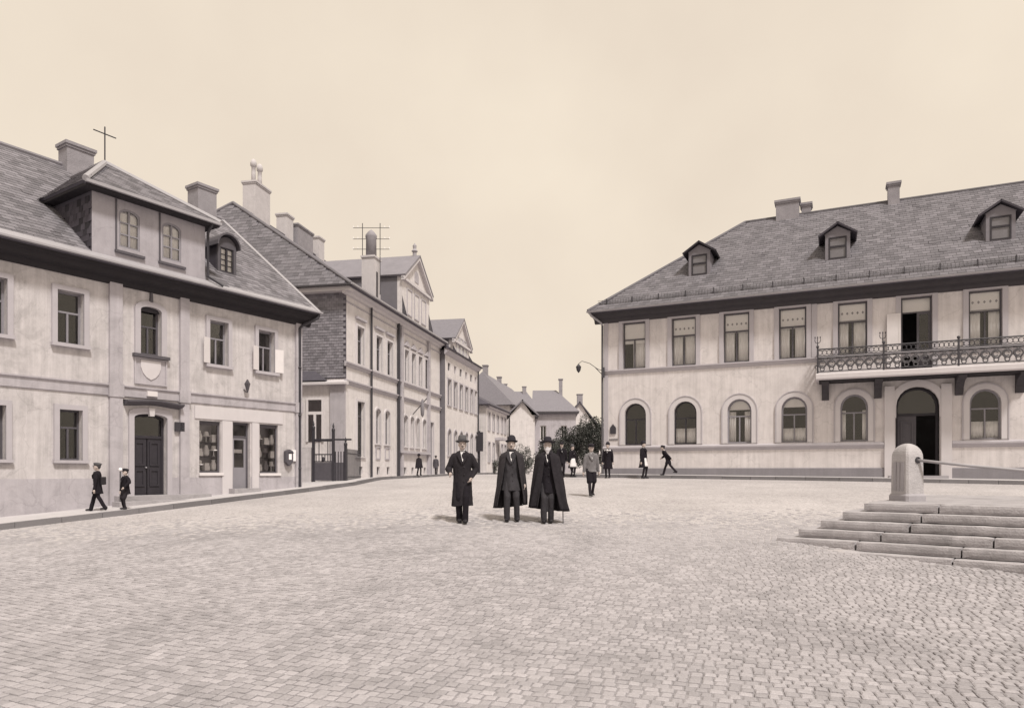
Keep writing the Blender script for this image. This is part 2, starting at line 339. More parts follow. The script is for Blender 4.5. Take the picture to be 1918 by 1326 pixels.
def window(H, x0, x1, z0, z1, rise=0., y=.16, fw=.07, trans=None, mull=True, rows=1, frame='wood_frame', surround=None, sw=.18, sill='trim',
           sill_h=.07, sill_out=.08, blind=0., curtain=None, curtain_z=None, proud=.06, pattern=False, bar=.05):
    """a window: sash frame with panes, and as its pieces the surround, sill, blind and curtains"""
    f = mb(); ol = outline(x0, x1, z0, z1, rise); il = outline(x0 + fw, x1 - fw, z0 + fw, z1 - fw, rise - fw * .5 if rise else 0)
    f.ring_y(ol, il, y, y + .06)
    xa, xb, za, zb = x0 + fw, x1 - fw, z0 + fw, z1 - fw
    cx = (x0 + x1) / 2; zt = za + (zb - za) * trans if trans else zb
    if trans: f.box(xa, xb, y - .012, y + .05, zt - bar / 2, zt + bar / 2)
    if mull: f.box(cx - bar / 2, cx + bar / 2, y - .008, y + .048, za, zt - (bar / 2 if trans else (rise * .0 + 0)))
    cols = [(xa, cx - bar / 2), (cx + bar / 2, xb)] if mull else [(xa, xb)]
    top_lower = zt - bar / 2 if trans else zb
    for r in range(1, rows):
        zz = za + (top_lower - za) * r / rows; f.box(xa, xb, y + .002, y + .04, zz - .016, zz + .016)
    w = f.build('window', frame, H)
    def pane(poly):
        p = mb(); p.prism_y(poly, y + .022, y + .028); p.build('pane', 'glass', w)
    if trans and rise:
        pane([(xa, zt + bar / 2), (xb, zt + bar / 2)] + outline(xa, xb, za, zb, rise - fw * .5)[2:])
    elif trans: pane([(xa, zt + bar / 2), (xb, zt + bar / 2), (xb, zb), (xa, zb)])
    for (p, q) in cols:
        for r in range(rows):
            l = za + (top_lower - za) * r / rows; h = za + (top_lower - za) * (r + 1) / rows
            if rise and not trans and r == rows - 1:
                arc = [(px, pz) for px, pz in outline(xa, xb, za, zb, rise - fw * .5)[2:]]
                hw = (xb - xa) / 2; rr = rise - fw * .5; zs = zb - rr
                pts = [(p, l), (q, l)]; k = 6
                for i in range(k + 1):
                    xx = q + (p - q) * i / k; u = max(-1, min(1, (xx - cx) / hw)); pts.append((xx, max(l + .01, zs + rr * math.sqrt(max(0, 1 - u * u)))))
                pane(pts)
            else: pane([(p, l), (q, l), (q, h), (p, h)])
    if surround:
        so = outline(x0 - sw, x1 + sw, z0 - (0 if sill else sw * .4), z1 + sw, rise + sw * .8 if rise else 0); si = outline(x0, x1, z0 - (0 if sill else 0), z1, rise)
        s = mb(); s.ring_y(so, si, -proud, .02)
        s.build('surround', surround, w)
    if sill:
        s = mb(); s.box(x0 - (sw if surround else .06) - .02, x1 + (sw if surround else .06) + .02, -sill_out, .1, z0 - sill_h, z0 - .002); s.build('sill', sill, w)
    if blind:
        s = mb(); zb2 = zb - (zb - za) * blind; s.box(x0 + .03, x1 - .03, y + .065, y + .075, zb2, z1 - .02); bl = s.build('blind', 'blind', w)
        if pattern:
            s = mb(); k = 5
            for i in range(k):
                px = xa + (xb - xa) * (i + .5) / k; r = .055; pz = zb2 + (z1 - zb2) * .45
                s.prism_y([(px - r * .8, pz), (px, pz - r * 1.1), (px + r * .8, pz), (px, pz + r * 1.1)], y + .060, y + .064)
            s.box(x0 + .04, x1 - .04, y + .060, y + .064, zb2 + .02, zb2 + .045)
            tag(s.build('blind_print', 'blind_pattern', w), kind='stuff')
    if curtain:
        cz0, cz1 = curtain_z or (z0 + .03, zt)
        for (p, q) in curtain: curtain_mb(x0 + (x1 - x0) * p, x0 + (x1 - x0) * q, cz0, cz1, y + .095, folds=max(3, int((q - p) * 9))).build('curtain', 'curtain', w, smooth=True)
    return w

class Tiles:
    """roof tiles laid course by course on slopes; the nearest ones become objects of their own"""
    def __init__(s, H, roof, tw, th, m, name='roof_tile', t=.022):
        s.H, s.roof, s.tw, s.th, s.m, s.name, s.t = H, roof, tw, th, m, name, t; s.P = []
    def slope(s, O, U, V, poly, skip=None):
        O = Vector(O); U = Vector(U).normalized(); V = Vector(V).normalized(); W = U.cross(V).normalized()
        if W.z < -1e-4 : W = -W
        us = [p[0] for p in poly]; vv = [p[1] for p in poly]
        def inside(u, v):
            c = False; n = len(poly); j = n - 1
            for i in range(n):
                if (poly[i][1] > v) != (poly[j][1] > v) and u < (poly[j][0] - poly[i][0]) * (v - poly[i][1]) / (poly[j][1] - poly[i][1]) + poly[i][0]: c = not c
                j = i
            return c
        r = 0; v = min(vv)
        while v < max(vv) - s.th * .3:
            u = min(us) + (s.tw / 2 if r % 2 else 0)
            while u < max(us):
                if inside(u, v + s.th * .5) and inside(u - s.tw * .35, v + s.th * .5) and inside(u + s.tw * .35, v + s.th * .5):
                    p = O + U * u + V * (v + random.uniform(-.006, .006)) + W * (.006 + random.uniform(0, .004))
                    if not (skip and skip(p)): slip = random.random() < .022
                    s.P.append((p - V * (random.uniform(.02, .07) if slip else 0) + W * (.012 if slip else 0), U, V, W, random.uniform(-.14, .14) if slip else random.uniform(-.025, .025)))
                u += s.tw
            v += s.th; r += 1
    def finish(s, n_ind=300):
        w, h, t = s.tw * .485, s.th * 1.12, s.t
        base = [(-w, 0, 0), (w, 0, 0), (w, h, -.004), (-w, h, -.004), (-w, .004, t), (w, .004, t), (w, h, t * .45), (-w, h, t * .45)]
        F = [(0, 3, 2, 1), (4, 5, 6, 7), (0, 1, 5, 4), (1, 2, 6, 5), (2, 3, 7, 6), (3, 0, 4, 7)]
        mw = Matrix.Translation((s.H.location.x, s.H.location.y, 0)) @ Matrix.Rotation(s.H.rotation_euler.z, 4, 'Z')
        c = Vector((0, 0, ZC)); key = []
        for i, (p, U, V, W, j) in enumerate(s.P):
            q = mw @ p; inv = abs(q.x) < .74 * q.y and (mw.to_3x3() @ W).dot(c - q) > 0
            key.append((0 if inv else 1, (q - c).length, i))
        key.sort(); ind = {k[2] for k in key[:n_ind]}
        me = MB().add(base, F).mesh(s.name); me.materials.append(M[s.m])
        VV, FF = [], []
        for i, (p, U, V, W, j) in enumerate(s.P):
            m3 = Matrix((U, V, W)).transposed() @ Matrix.Rotation(j, 3, 'Z')
            if i in ind:
                o = bpy.data.objects.new(s.name, me); col.objects.link(o); o.parent = s.roof; o.matrix_local = Matrix.Translation(p) @ m3.to_4x4()
            else:
                k = len(VV); VV += [tuple(m3 @ Vector(b) + p) for b in base]; FF += [tuple(a + k for a in f) for f in F]
        if VV:
            b = MB(); b.v = VV; b.f = FF; tag(b.build(s.name + 's_beyond', s.m, s.roof, fix=False), kind='stuff')

# ------------------------------------------------------------------ ground form
KY = [-40, 0, 6, 10.3, 14.3, 18.7, 24, 28, 33, 45, 60, 90, 900]
KZ = [-.5, -.35, -.2, .08, .42, .76, 1.0, 1.15, 1.27, 1.27, 1.22, 1.2, 1.2]
_d = [(KZ[i + 1] - KZ[i]) / (KY[i + 1] - KY[i]) for i in range(len(KY) - 1)]
_m = [0] + [0 if _d[i - 1] * _d[i] <= 0 else 2 * _d[i - 1] * _d[i] / (_d[i - 1] + _d[i]) for i in range(1, len(KY) - 1)] + [0]
def sm(x, a, b):
    t = min(1, max(0, (x - a) / (b - a))); return t * t * (3 - 2 * t)
def G(X, Y):
    k = -.15 * (1 - sm(Y, 13, 22)) + .1 * sm(Y, 16, 24) * (1 - sm(Y, 32, 45))
    x = max(-39.9, min(899, Y + k * max(0, min(14, X))))
    i = min(len(KY) - 2, max(0, bisect.bisect(KY, x) - 1)); h = KY[i + 1] - KY[i]; t = (x - KY[i]) / h
    z = (2 * t**3 - 3 * t * t + 1) * KZ[i] + (t**3 - 2 * t * t + t) * h * _m[i] + (-2 * t**3 + 3 * t * t) * KZ[i + 1] + (t**3 - t * t) * h * _m[i + 1]
    return z - .042 * max(0, min(10, -X - 2)) * (1 - sm(Y, 40, 60)) * sm(Y, 2, 12)

def make_street():
    xs = [-900, -400, -200, -100, -60, -40] + [-30 + .5 * i for i in range(121)] + [40, 60, 100, 200, 400, 900]
    ys = [-200, -80, -40, -20, -10, -5] + [-2 + .5 * i for i in range(135)] + [70, 80, 95, 120, 160, 240, 400, 800, 1500]
    b = mb(); V = [(x, y, G(x, y)) for y in ys for x in xs]; n = len(xs)
    F = [(j * n + i, j * n + i + 1, (j + 1) * n + i + 1, (j + 1) * n + i) for j in range(len(ys) - 1) for i in range(n - 1)]
    b.add(V, F); st = b.build('street', 'street', None, smooth=True, fix=False); tag(st, kind='structure')
    # setts near the viewer, laid in slightly bowed courses
    random.seed(21)
    ang = R(-21); cu, su = math.cos(ang), math.sin(ang); P = []
    pr = .096
    for r in range(-90, 250):
        v = r * pr; u = -18 + random.uniform(0, .1)
        while u < 18:
            L = random.uniform(.075, .118); uc = u + L / 2; u += L + .010
            vv = v + .012 * uc * uc * .35 + .25 * math.sin(uc * .35)
            X = cu * uc - su * vv; Y = su * uc + cu * vv + 1.
            if 3.4 < Y < 16.8 and (Y < 13.5 or random.random() > (Y - 13.5) / 3.6) and abs(X) < .77 * Y + 2.6 - random.uniform(0, .5):
                P.append((X, Y, L, ang + math.atan(.0084 * uc + .0875 * math.cos(uc * .35)) + random.uniform(-.05, .05)))
    # anything under the stone steps is left out
    P = [p for p in P if not in_steps(p[0], p[1])]
    P.sort(key=lambda p: (p[1], abs(p[0])))
    base = [(-.5, -.5, -1), (.5, -.5, -1), (.5, .5, -1), (-.5, .5, -1), (-.47, -.47, .45), (.47, -.47, .45), (.47, .47, .45), (-.47, .47, .45), (-.34, -.34, 1), (.34, -.34, 1), (.34, .34, 1), (-.34, .34, 1)]
    F = [(0, 1, 5, 4), (1, 2, 6, 5), (2, 3, 7, 6), (3, 0, 4, 7), (4, 5, 9, 8), (5, 6, 10, 9), (6, 7, 11, 10), (7, 4, 8, 11), (8, 9, 10, 11)]
    me = MB().add(base, F).mesh('sett', fix=False); me.materials.append(M['sett'])
    VV, FF = [], []; mort_v = []
    vis = [i for i, p in enumerate(P) if p[1] > 4.1 and abs(p[0]) < .735 * p[1]]
    ind = set(vis[:300])
    for i, (X, Y, L, a) in enumerate(P):
        fade = 1 - .8 * sm(Y, 10.5, 15.5); wv = .085 + random.uniform(-.006, .004)
        h = .013 * fade; dz = random.uniform(-.004, .005) * fade; z = G(X, Y)
        gx = (G(X + .05, Y) - G(X - .05, Y)) / .1; gy = (G(X, Y + .05) - G(X, Y - .05)) / .1
        nrm = Vector((-gx + random.uniform(-.05, .05) * fade, -gy + random.uniform(-.05, .05) * fade, 1)).normalized()
        U = Vector((math.cos(a), math.sin(a), 0)); U = (U - nrm * U.dot(nrm)).normalized(); Vv = nrm.cross(U)
        m4 = Matrix.Translation((X, Y, z + h * .35 + dz)) @ Matrix((U * L, Vv * wv, nrm * h)).transposed().to_4x4()
        if i in ind:
            o = bpy.data.objects.new('sett', me); col.objects.link(o); o.parent = st; o.matrix_local = m4
        else:
            k = len(VV); VV += [tuple(m4 @ Vector(q)) for q in base]; FF += [tuple(q + k for q in f) for f in F]
    b = MB(); b.v = VV; b.f = FF; tag(b.build('setts_beyond', 'sett', st, fix=False), kind='stuff')
    # earth-filled joints between the built setts
    nx, V, F = 60, [], []
    for j in range(58):
        Y = 3.3 + .24 * j
        for i in range(nx + 1):
            X = (-1 + 2 * i / nx) * (.77 * Y + 2.2); V.append((X, Y, G(X, Y) + .004 - .022 * sm(Y + 1.6 * noise.noise((X * .5, Y * .5, 0)), 13.0, 15.5)))
    for j in range(57):
        for i in range(nx): F.append((j * (nx + 1) + i, j * (nx + 1) + i + 1, (j + 1) * (nx + 1) + i + 1, (j + 1) * (nx + 1) + i))
    jo = MB().add(V, F).build('joint_bed', 'joint', st, fix=False)
    return st

# stone steps: frame on their front edge
SA = Vector((.768, -.640, 0)); SN = Vector((.640, .768, 0)); SP0 = Vector((6.53, 12.9, 0)); SZ = .915; SH = .155; SW = .30
def in_steps(X, Y):
    d = Vector((X, Y, 0)) - SP0; x, y = d.dot(SA), d.dot(SN)
    k = max(0, math.ceil(max(-x, -y) / SW)); return k <= 5 and x < 7 and y < 7 and SZ - SH * k > G(X, Y) - .005

street = make_street()

def pavement(name, pairs, side):
    """pairs of (kerb point, inner point); kerb stones stand along the outer edge"""
    fine = []
    for (k0, i0), (k1, i1) in zip(pairs, pairs[1:]):
        n = max(2, int(math.dist(k0, k1) / .5))
        for t in range(n): q = t / n; fine.append((tuple(a + (b - a) * q for a, b in zip(k0, k1)), tuple(a + (b - a) * q for a, b in zip(i0, i1))))
    fine.append(pairs[-1]); V = []; m = 6
    for k, i in fine:
        for q in range(m + 1):
            x = k[0] + (i[0] - k[0]) * q / m; y = k[1] + (i[1] - k[1]) * q / m; V.append((x, y, G(x, y) + .125))
    F = [(j * (m + 1) + q, j * (m + 1) + q + 1, (j + 1) * (m + 1) + q + 1, (j + 1) * (m + 1) + q) for j in range(len(fine) - 1) for q in range(m)]
    b = mb(); b.add(V, F); b2 = []
    o = b.build(name, 'pavement', None, fix=False)
    bm = bmesh.new(); bm.from_mesh(o.data)
    for f in bm.faces:
        if f.normal.z < 0: f.normal_flip()
    bm.to_mesh(o.data); bm.free(); tag(o, kind='structure')
    # kerb stones, about a metre each
    K = [Vector((*k, 0)) for k, _ in fine]; I = [Vector((*i, 0)) for _, i in fine]
    s = [0]
    for a, c in zip(K, K[1:]): s.append(s[-1] + (c - a).length)
    def at(d):
        j = min(len(s) - 2, max(0, bisect.bisect(s, d) - 1)); t = (d - s[j]) / max(1e-6, s[j + 1] - s[j]); return K[j].lerp(K[j + 1], t), (I[j] - K[j]).normalized()
    d = 0
    while d < s[-1] - .3:
        L = random.uniform(.85, 1.25); e = min(d + L - .012, s[-1] - .01); P = []
        for q in (d, e):
            p, inn = at(q); P += [p - inn * .02, p + inn * .14]
        dz = random.uniform(-.006, .006)
        lo = [(p.x, p.y, G(p.x, p.y) - .12) for p in (P[0], P[2], P[3], P[1])]; hi = [(p.x, p.y, G(p.x, p.y) + .133 + dz) for p in (P[0], P[2], P[3], P[1])]
        mb().hexa(lo + hi).build('kerb_stone', 'kerb', o); d += L
    return o
LHC, LHA = Vector((-7.615, 25.0, 0)), R(57.100); SCC, SCA = Vector((-7.895, 33.0, 0)), R(78.605); RHC, RHA = Vector((4.102, 31.0, 0)), R(-24.835)
def fr(C, ang, x, y):
    c, s = math.cos(ang), math.sin(ang); return (C.x + c * x - s * y, C.y + s * x + c * y)
lh = lambda x, y: fr(LHC, LHA, x, y)
sc_ = lambda x, y: fr(SCC, SCA, x, y)
rh = lambda x, y: fr(RHC, RHA, x, y)
pavement('pavement_left', [((-15.2, 12.6), lh(-14, .4)), ((-11.9, 15.75), lh(-10.6, .4)), ((-10.75, 16.9), lh(-9, .4)), ((-9.65, 18.1), lh(-7.4, .4)), ((-8.6, 19.9), lh(-5, .4)),
    ((-7.2, 23.3), lh(-1, .4)), ((-6.1, 26.7), (-8.4, 27)), ((-6.05, 30), (-9.4, 30)), ((-6.0, 33), (-9, 33.3)), ((-5.3, 38), sc_(5, .3)), ((-4.7, 42), sc_(9.2, .3)), ((-3.9, 47), sc_(14, .3)),
    ((-2.6, 54), sc_(21, .3)), ((-1.2, 62), sc_(29, .3)), ((.6, 72), sc_(38, .3))], 1)
pavement('pavement_right', [((2.5, 46), (4.6, 46)), ((2.2, 36), rh(.2, 5)), ((2.15, 31.6), rh(.2, 1.5)), ((2.6, 30.35), rh(.2, .4)), ((4.2, 29.75), rh(.6, .4)), ((7.6, 28.25), rh(4, .4)), ((10.3, 26.95), rh(7, .4)),
    ((13.6, 25.2), rh(11, .4)), ((18.5, 22.9), rh(16, .4)), ((27.5, 18.8), rh(26, .4))], -1)

# ------------------------------------------------------------------ right house (town house with balcony)
def shell(H, x0, x1, y1, z0, z1, m, near=None):
    """back and end walls that close a house"""
    b = mb(); b.box(x0, x0 + .3, .003, y1, z0, z1); b.build('end_wall', near or m, H)
    b = mb(); b.box(x1 - .3, x1, .003, y1, z0, z1); b.build('end_wall', m, H)
    b = mb(); b.box(x0 + .3, x1 - .3, y1 - .3, y1, z0, z1); b.build('rear_wall', m, H)
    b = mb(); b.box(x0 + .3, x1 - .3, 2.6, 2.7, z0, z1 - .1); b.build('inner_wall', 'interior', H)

def hip_roof(H, m, x0, x1, y0, y1, ze, yr, zr, hx0, hx1, th=.14):
    """x0..x1, y0..y1 eaves; ridge at yr, zr between x0+hx0 and x1-hx1 (0 = gable end)"""
    b = mb(); A, B = (x0 + hx0, yr, zr), (x1 - hx1, yr, zr)
    b.slab([(x0, y0, ze), (x1, y0, ze), B, A], th); b.slab([(x1, y1, ze), (x0, y1, ze), A, B], th)
    if hx0: b.slab([(x0, y1, ze), (x0, y0, ze), A], th)
    if hx1: b.slab([(x1, y0, ze), (x1, y1, ze), B], th)
    return b.build('roof', m, H)

def dormer_cheek(b, x, th, y0, zb, zt, slope):
    """triangular cheek from front y0 back to where a roof of given slope reaches zt"""
    y1 = y0 + (zt - zb) / slope
    b.prism_x([(y0, zb - .1), (y0, zt), (y1, zt), (y1, zt - .1)], x, x + th)
    return y1

def chimney(H, x0, x1, y0, y1, z0, z1, m='brick_chimney', pots=0, cap=.07, parent=None):
    b = mb(); b.box(x0, x1, y0, y1, z0, z1 - .18); b.box(x0 - cap * .5, x1 + cap * .5, y0 - cap * .5, y1 + cap * .5, z1 - .18, z1 - .1); b.box(x0 - cap, x1 + cap, y0 - cap, y1 + cap, z1 - .1, z1)
    c = b.build('chimney', m, parent or H)
    for i in range(pots):
        px = x0 + (x1 - x0) * (i + .7) / (pots + .4); py = (y0 + y1) / 2
        mb().lathe([(.13, z1), (.12, z1 + .6), (.11, z1 + .95), (.17, z1 + 1.0), (.18, z1 + 1.2), (.1, z1 + 1.38), (.03, z1 + 1.42)], (px, py, 0), 12).build('chimney_pot', 'chimney_white', c, smooth=True)
    return c

def build_right_house():
    H = thing('town_house', 'long two-storey pale house with balcony, arched lower windows and two roof dormers', 'house', (RHC.x, RHC.y, 1.2), RHA)
    L, D = 24.3, 10.6; random.seed(3)
    up = [1.38 + 2.148 * i for i in range(11)]; dn = [1.43, 3.59, 5.79, 7.885, 10.03, 14.27, 16.41, 18.5, 20.7, 22.9]
    ops = [(c - .51, c + .51, 5.98, 8.02, 0) for i, c in enumerate(up) if i != 5] + [(up[5] - .51, up[5] + .51, 5.32, 8.02, 0)]
    ops += [(c - .48, c + .48, 2.64, 4.46, .5) for c in dn] + [(11.43, 12.87, 1.0, 4.66, .72)]
    wall_holes(0, L, .6, 8.5, ops, .24).build('front_wall', 'plaster_right', H)
    shell(H, 0, L, D, .6, 8.5, 'plaster_right')
    # ground storey trim: socle, plinth moulding, string course, lesenes
    for a, b_ in ((-.03, 11.05), (13.25, L + .03)):
        mb().prism_x([(-.05, .6), (-.05, 1.60), (-.02, 1.63), (.02, 1.63), (.02, .6)], a, b_).build('socle', 'plaster_socle', H)
        mb().prism_x([(.01, 2.36), (-.05, 2.40), (-.05, 2.44), (-.10, 2.50), (-.10, 2.56), (-.04, 2.60), (.01, 2.62)], a, b_).build('plinth_moulding', 'trim_grey', H)
    mb().prism_x([(.01, 5.78), (-.04, 5.80), (-.05, 5.88), (-.10, 5.92), (-.10, 5.97), (.01, 5.98)], -.04, L + .04).build('string_course', 'trim_grey', H)
    for a in (0.0, 8.52, L - 8.74, L - .22):
        mb().box(a + .002, a + .20, -.035, .01, 5.99, 8.1).build('pilaster', 'trim_grey', H)
    for a in (.0, L - .22): mb().box(a + .002, a + .20, -.035, .01, 2.63, 5.77).build('pilaster', 'trim_grey', H)
    for a in (11.06, 12.90):
        mb().box(a, a + .34, -.10, .02, .6, 4.7).build('portal_pier', 'trim', H)
    mb().ring_y(outline(11.2, 13.1, 3.5, 4.9, .95), outline(11.45, 12.85, 3.5, 4.66, .72), -.07, .015).build('portal_arch', 'trim', H)
    # cornice under the eaves, gutter, snow guard
    mb().prism_x([(.01, 8.06), (-.10, 8.10), (-.14, 8.22), (-.34, 8.28), (-.36, 8.40), (-.48, 8.44), (-.48, 8.5), (.01, 8.5)], -.4, L + .4).build('cornice', 'cornice_paint_shade', H)
    ze, y0, yr, zr = 8.56, -.56, 5.3, 13.48; sl = (zr - ze) / (yr - y0)
    roof = hip_roof(H, 'roof_dark', -.56, L + .56, y0, 2 * yr - y0, ze, yr, zr, 6.0, 6.0)
    g = mb(); n = 7
    prof = [(-.60 + .07 * math.cos(math.pi + math.pi * i / n), 8.55 + .07 * math.sin(math.pi + math.pi * i / n)) for i in range(n + 1)]
    prof += [(-.60 + .055 * math.cos(2 * math.pi - math.pi * i / n), 8.55 + .055 * math.sin(2 * math.pi - math.pi * i / n)) for i in range(n + 1)]
    g.prism_x(prof, -.6, L + .6); g.build('gutter', 'zinc', roof)
    gd = mb(); ys = y0 + .34; zs = ze + .34 * sl
    for h in (.07, .14, .2): gd.tube([(-.2, ys - .02, zs + h), (L + .2, ys - .02, zs + h)], .009, 5)
    x = 0
    while x < L: gd.box(x - .006, x + .006, ys - .03, ys - .015, zs + .02, zs + .22); x += .12
    tag(gd.build('snow_guard', 'iron_light', roof), kind='stuff')
    x = .2
    while x < L: mb().box(x - .018, x + .018, ys - .05, ys + .02, zs - .02, zs + .25).build('guard_bracket', 'iron', roof); x += 1.15
    mb().tube([(-.05, -.06, 8.0), (-.05, -.06, 1.3)], .05, 8).build('downpipe', 'iron_light', H)
    mb().tube([(-.5, -.58, 8.5), (-.42, -.5, 8.36), (-.1, -.12, 8.1), (-.05, -.06, 7.98)], .05, 8).build('downpipe_elbow', 'zinc', H)
    # dormers
    dz = []
    for xc in (3.97, 9.46, 14.95, 20.3):
        yf = 1.2; zf = ze + (yf - y0) * sl
        d = mb(); d.box(xc - .46, xc - .33, yf, yf + .12, zf - .1, 11.12); d.box(xc + .33, xc + .46, yf, yf + .12, zf - .1, 11.12); d.box(xc - .33, xc + .33, yf, yf + .1, zf - .1, zf + .06); d.box(xc - .33, xc + .33, yf, yf + .1, 10.98, 11.12)
        d.prism_y([(xc - .5, 11.12), (xc + .5, 11.12), (xc, 11.42)], yf + .01, yf + .1)
        dm = d.build('dormer', 'dormer_wall', H)
        w = mb(); w.ring_y([(xc - .33, zf + .06), (xc + .33, zf + .06), (xc + .33, 10.98), (xc - .33, 10.98)], [(xc - .28, zf + .11), (xc + .28, zf + .11), (xc + .28, 10.93), (xc - .28, 10.93)], yf - .015, yf + .07); w.box(xc - .28, xc + .28, yf - .005, yf + .06, 10.56, 10.63)
        w.build('dormer_frame', 'wood_dark', dm)
        for a, b_ in ((zf + .11, 10.56), (10.63, 10.93)): mb().box(xc - .28, xc + .28, yf + .03, yf + .036, a, b_).build('pane', 'dormer_glass', dm)
        for s_ in (-1, 1):
            c = mb(); y1 = dormer_cheek(c, xc + (.33 if s_ > 0 else -.46), .13, yf + .12, zf + .1, 11.12, sl); c.build('dormer_cheek', 'dormer_wall', dm)
        yb = yf + (11.46 - zf) / sl + .25
        r = mb()
        for s_ in (-1, 1): r.slab([(xc, yf - .16, 11.56), (xc + s_ * .72, yf - .16, 11.08), (xc + s_ * .72, yf + (11.08 - zf) / sl + .1, 11.08), (xc, yb + .1, 11.56)], .07)
        r.build('dormer_roof', 'tile_dark', dm); dz.append((xc - .45, xc + .45, yf - .05, yb - .1))
    skip = lambda p: any(a < p.x < b_ and c < p.y < d for a, b_, c, d in dz)
    t = Tiles(H, roof, .27, .215, 'slate', 'slate'); ls = math.hypot(yr - y0, zr - ze); Lx = L + 1.12
    t.slope((-.56, y0, ze), (1, 0, 0), (0, yr - y0, zr - ze), [(0, 0), (Lx, 0), (Lx - 6, ls), (6, ls)], skip)
    hl = math.hypot(6, zr - ze)
    t.slope((-.56, 2 * yr - y0, ze), (0, -1, 0), (6, 0, zr - ze), [(0, 0), (2 * (yr - y0), 0), (yr - y0, hl)])
    t.finish(300)
    for a, b_ in (((-.56, y0, ze), (5.44, yr, zr)), ((5.44, yr, zr), (L - 5.44, yr, zr)), ((L + .56, y0, ze), (L - 5.44, yr, zr)), ((-.56, 2 * yr - y0, ze), (5.44, yr, zr))):
        mb().tube([Vector(a) + Vector((0, 0, .02)), Vector(b_) + Vector((0, 0, .02))], .075, 8).build('ridge_cap', 'slate', roof)
    chimney(H, 6.85, 7.85, 5.0, 5.6, 12.9, 14.2); chimney(H, 7.95, 8.35, 5.4, 6.0, 12.9, 14.05); chimney(H, 11.5, 11.95, 5.0, 5.5, 13, 14.25)
    # upper windows: pale blinds in the head, curtains below
    for i, c in enumerate(up):
        if i == 5: continue
        z0 = 5.98
        w = window(H, c - .51, c + .51, z0, 8.02, 0, .09, .06, .64, True, 1, 'wood_frame', 'trim_grey', .17, None, blind=.45 if i == 0 else random.uniform(.33, .40), pattern=i > 0,
               curtain=[(.42, .98)] if i == 0 else [(.03, random.uniform(.36, .46)), (random.uniform(.53, .63), .97)])
        mb().box(c - .72, c + .72, -.055, .02, 8.19, 8.24).build('surround_cap', 'trim', w)
    # balcony door: left leaf folded back against the wall, right leaf shut
    c = up[5]; dr = mb(); dr.ring_y(outline(c - .51, c + .51, 5.32, 8.02), outline(c - .45, c + .45, 5.36, 7.96), .15, .21); dr.box(c - .45, c + .45, .14, .2, 7.42, 7.47)
    do = dr.build('balcony_door', 'wood_frame', H)
    mb().box(c - .45, c + .45, .17, .176, 7.47, 7.96).build('pane', 'glass', do); mb().box(c - .46, c + .46, .26, .27, 7.44, 7.98).build('blind', 'blind', do)
    mb().ring_y(outline(c + .02, c + .45, 5.38, 7.42), outline(c + .10, c + .39, 6.0, 7.36), .13, .17).build('door_leaf', 'wood_frame', do)
    mb().box(c + .10, c + .39, .148, .154, 6.0, 7.36).build('pane', 'glass', do)
    lf = mb(); lf.ring_y(outline(c - .98, c - .52, 5.38, 7.42), outline(c - .92, c - .58, 5.44, 7.36), -.09, -.05); lf.box(c - .92, c - .58, -.08, -.06, 5.44, 7.36); tag(lf.build('door_leaf', 'white_paint', do), 'white door leaf folded back against the wall')
    mb().ring_y(outline(c - .68, c + .68, 5.3, 8.19), outline(c - .51, c + .51, 5.3, 8.02), -.035, .02).build('surround', 'trim_grey', do)
    # arched ground-floor windows, each dressed differently
    for i, c in enumerate(dn):
        kw = dict(curtain=None)
        if i == 1: kw = dict(curtain=[(.06, .47), (.53, .94)], curtain_z=(2.7, 3.32))
        if i == 2: kw = dict(curtain=[(.05, .34), (.70, .93)], curtain_z=(2.7, 3.95), blind=.22)
        if i == 3: kw = dict(curtain=[(.06, .94)], curtain_z=(2.7, 3.22), blind=.2)
        if i == 4: kw = dict(curtain=[(.04, .2), (.8, .96)], curtain_z=(2.7, 3.85))
        if i > 4: kw = dict(curtain=[(.06, .47), (.53, .94)], curtain_z=(2.7, 3.3))
        window(H, c - .48, c + .48, 2.64, 4.46, .5, .12, .065, .62, True, 1, 'wood_dark' if i in (0, 1) else 'grey_paint', 'trim', .19, None, proud=.04, **kw)
        mb().ring_y(outline(c - .71, c + .71, 2.64, 4.70, .72), outline(c - .675, c + .675, 2.64, 4.66, .685), -.06, .01).build('surround_edge', 'trim_grey', H)
    # portal door leaves, the right one open on a dark hall
    p = mb(); p.ring_y(outline(11.45, 12.85, 1.0, 4.64, .7), outline(11.53, 12.77, 1.0, 4.56, .64), .35, .45); p.box(11.53, 12.77, .36, .44, 3.58, 3.68)
    pd = p.build('portal_door', 'wood_dark', H)
    q = mb(); q.box(11.53, 12.14, .38, .43, 1.15, 3.58)
    for a, b_ in ((1.35, 2.1), (2.25, 3.4)): q.ring_y(outline(11.62, 12.05, a, b_), outline(11.68, 11.99, a + .06, b_ - .06), .35, .38)
    q.build('door_leaf', 'wood_frame', pd)
    mb().prism_y([(11.53, 3.68), (12.77, 3.68)] + outline(11.53, 12.77, 1.0, 4.56, .64)[2:], .39, .396).build('pane', 'glass', pd)
    for a, b_ in ((11.2, 13.1),): mb().box(a, b_, -.38, .1, 1.0, 1.33).build('door_step', 'stone', H)
    # wall lantern niche and tablet by the corner
    mb().prism_y([(.30, 3.15), (.56, 3.15), (.56, 3.42), (.43, 3.58), (.30, 3.42)], -.05, .01).build('niche_plate', 'iron', H)
    mb().box(.25, .65, -.03, .01, 2.88, 2.92).build('wall_bracket', 'iron_light', H)
    # balcony
    B0, B1, yo = 8.7, 15.6, -1.05
    s = mb(); s.prism_x([(.02, 4.95), (yo + .06, 4.95), (yo, 5.0), (yo, 5.16), (yo + .03, 5.2), (.02, 5.2)], B0, B1); bal = s.build('balcony', 'trim', H)
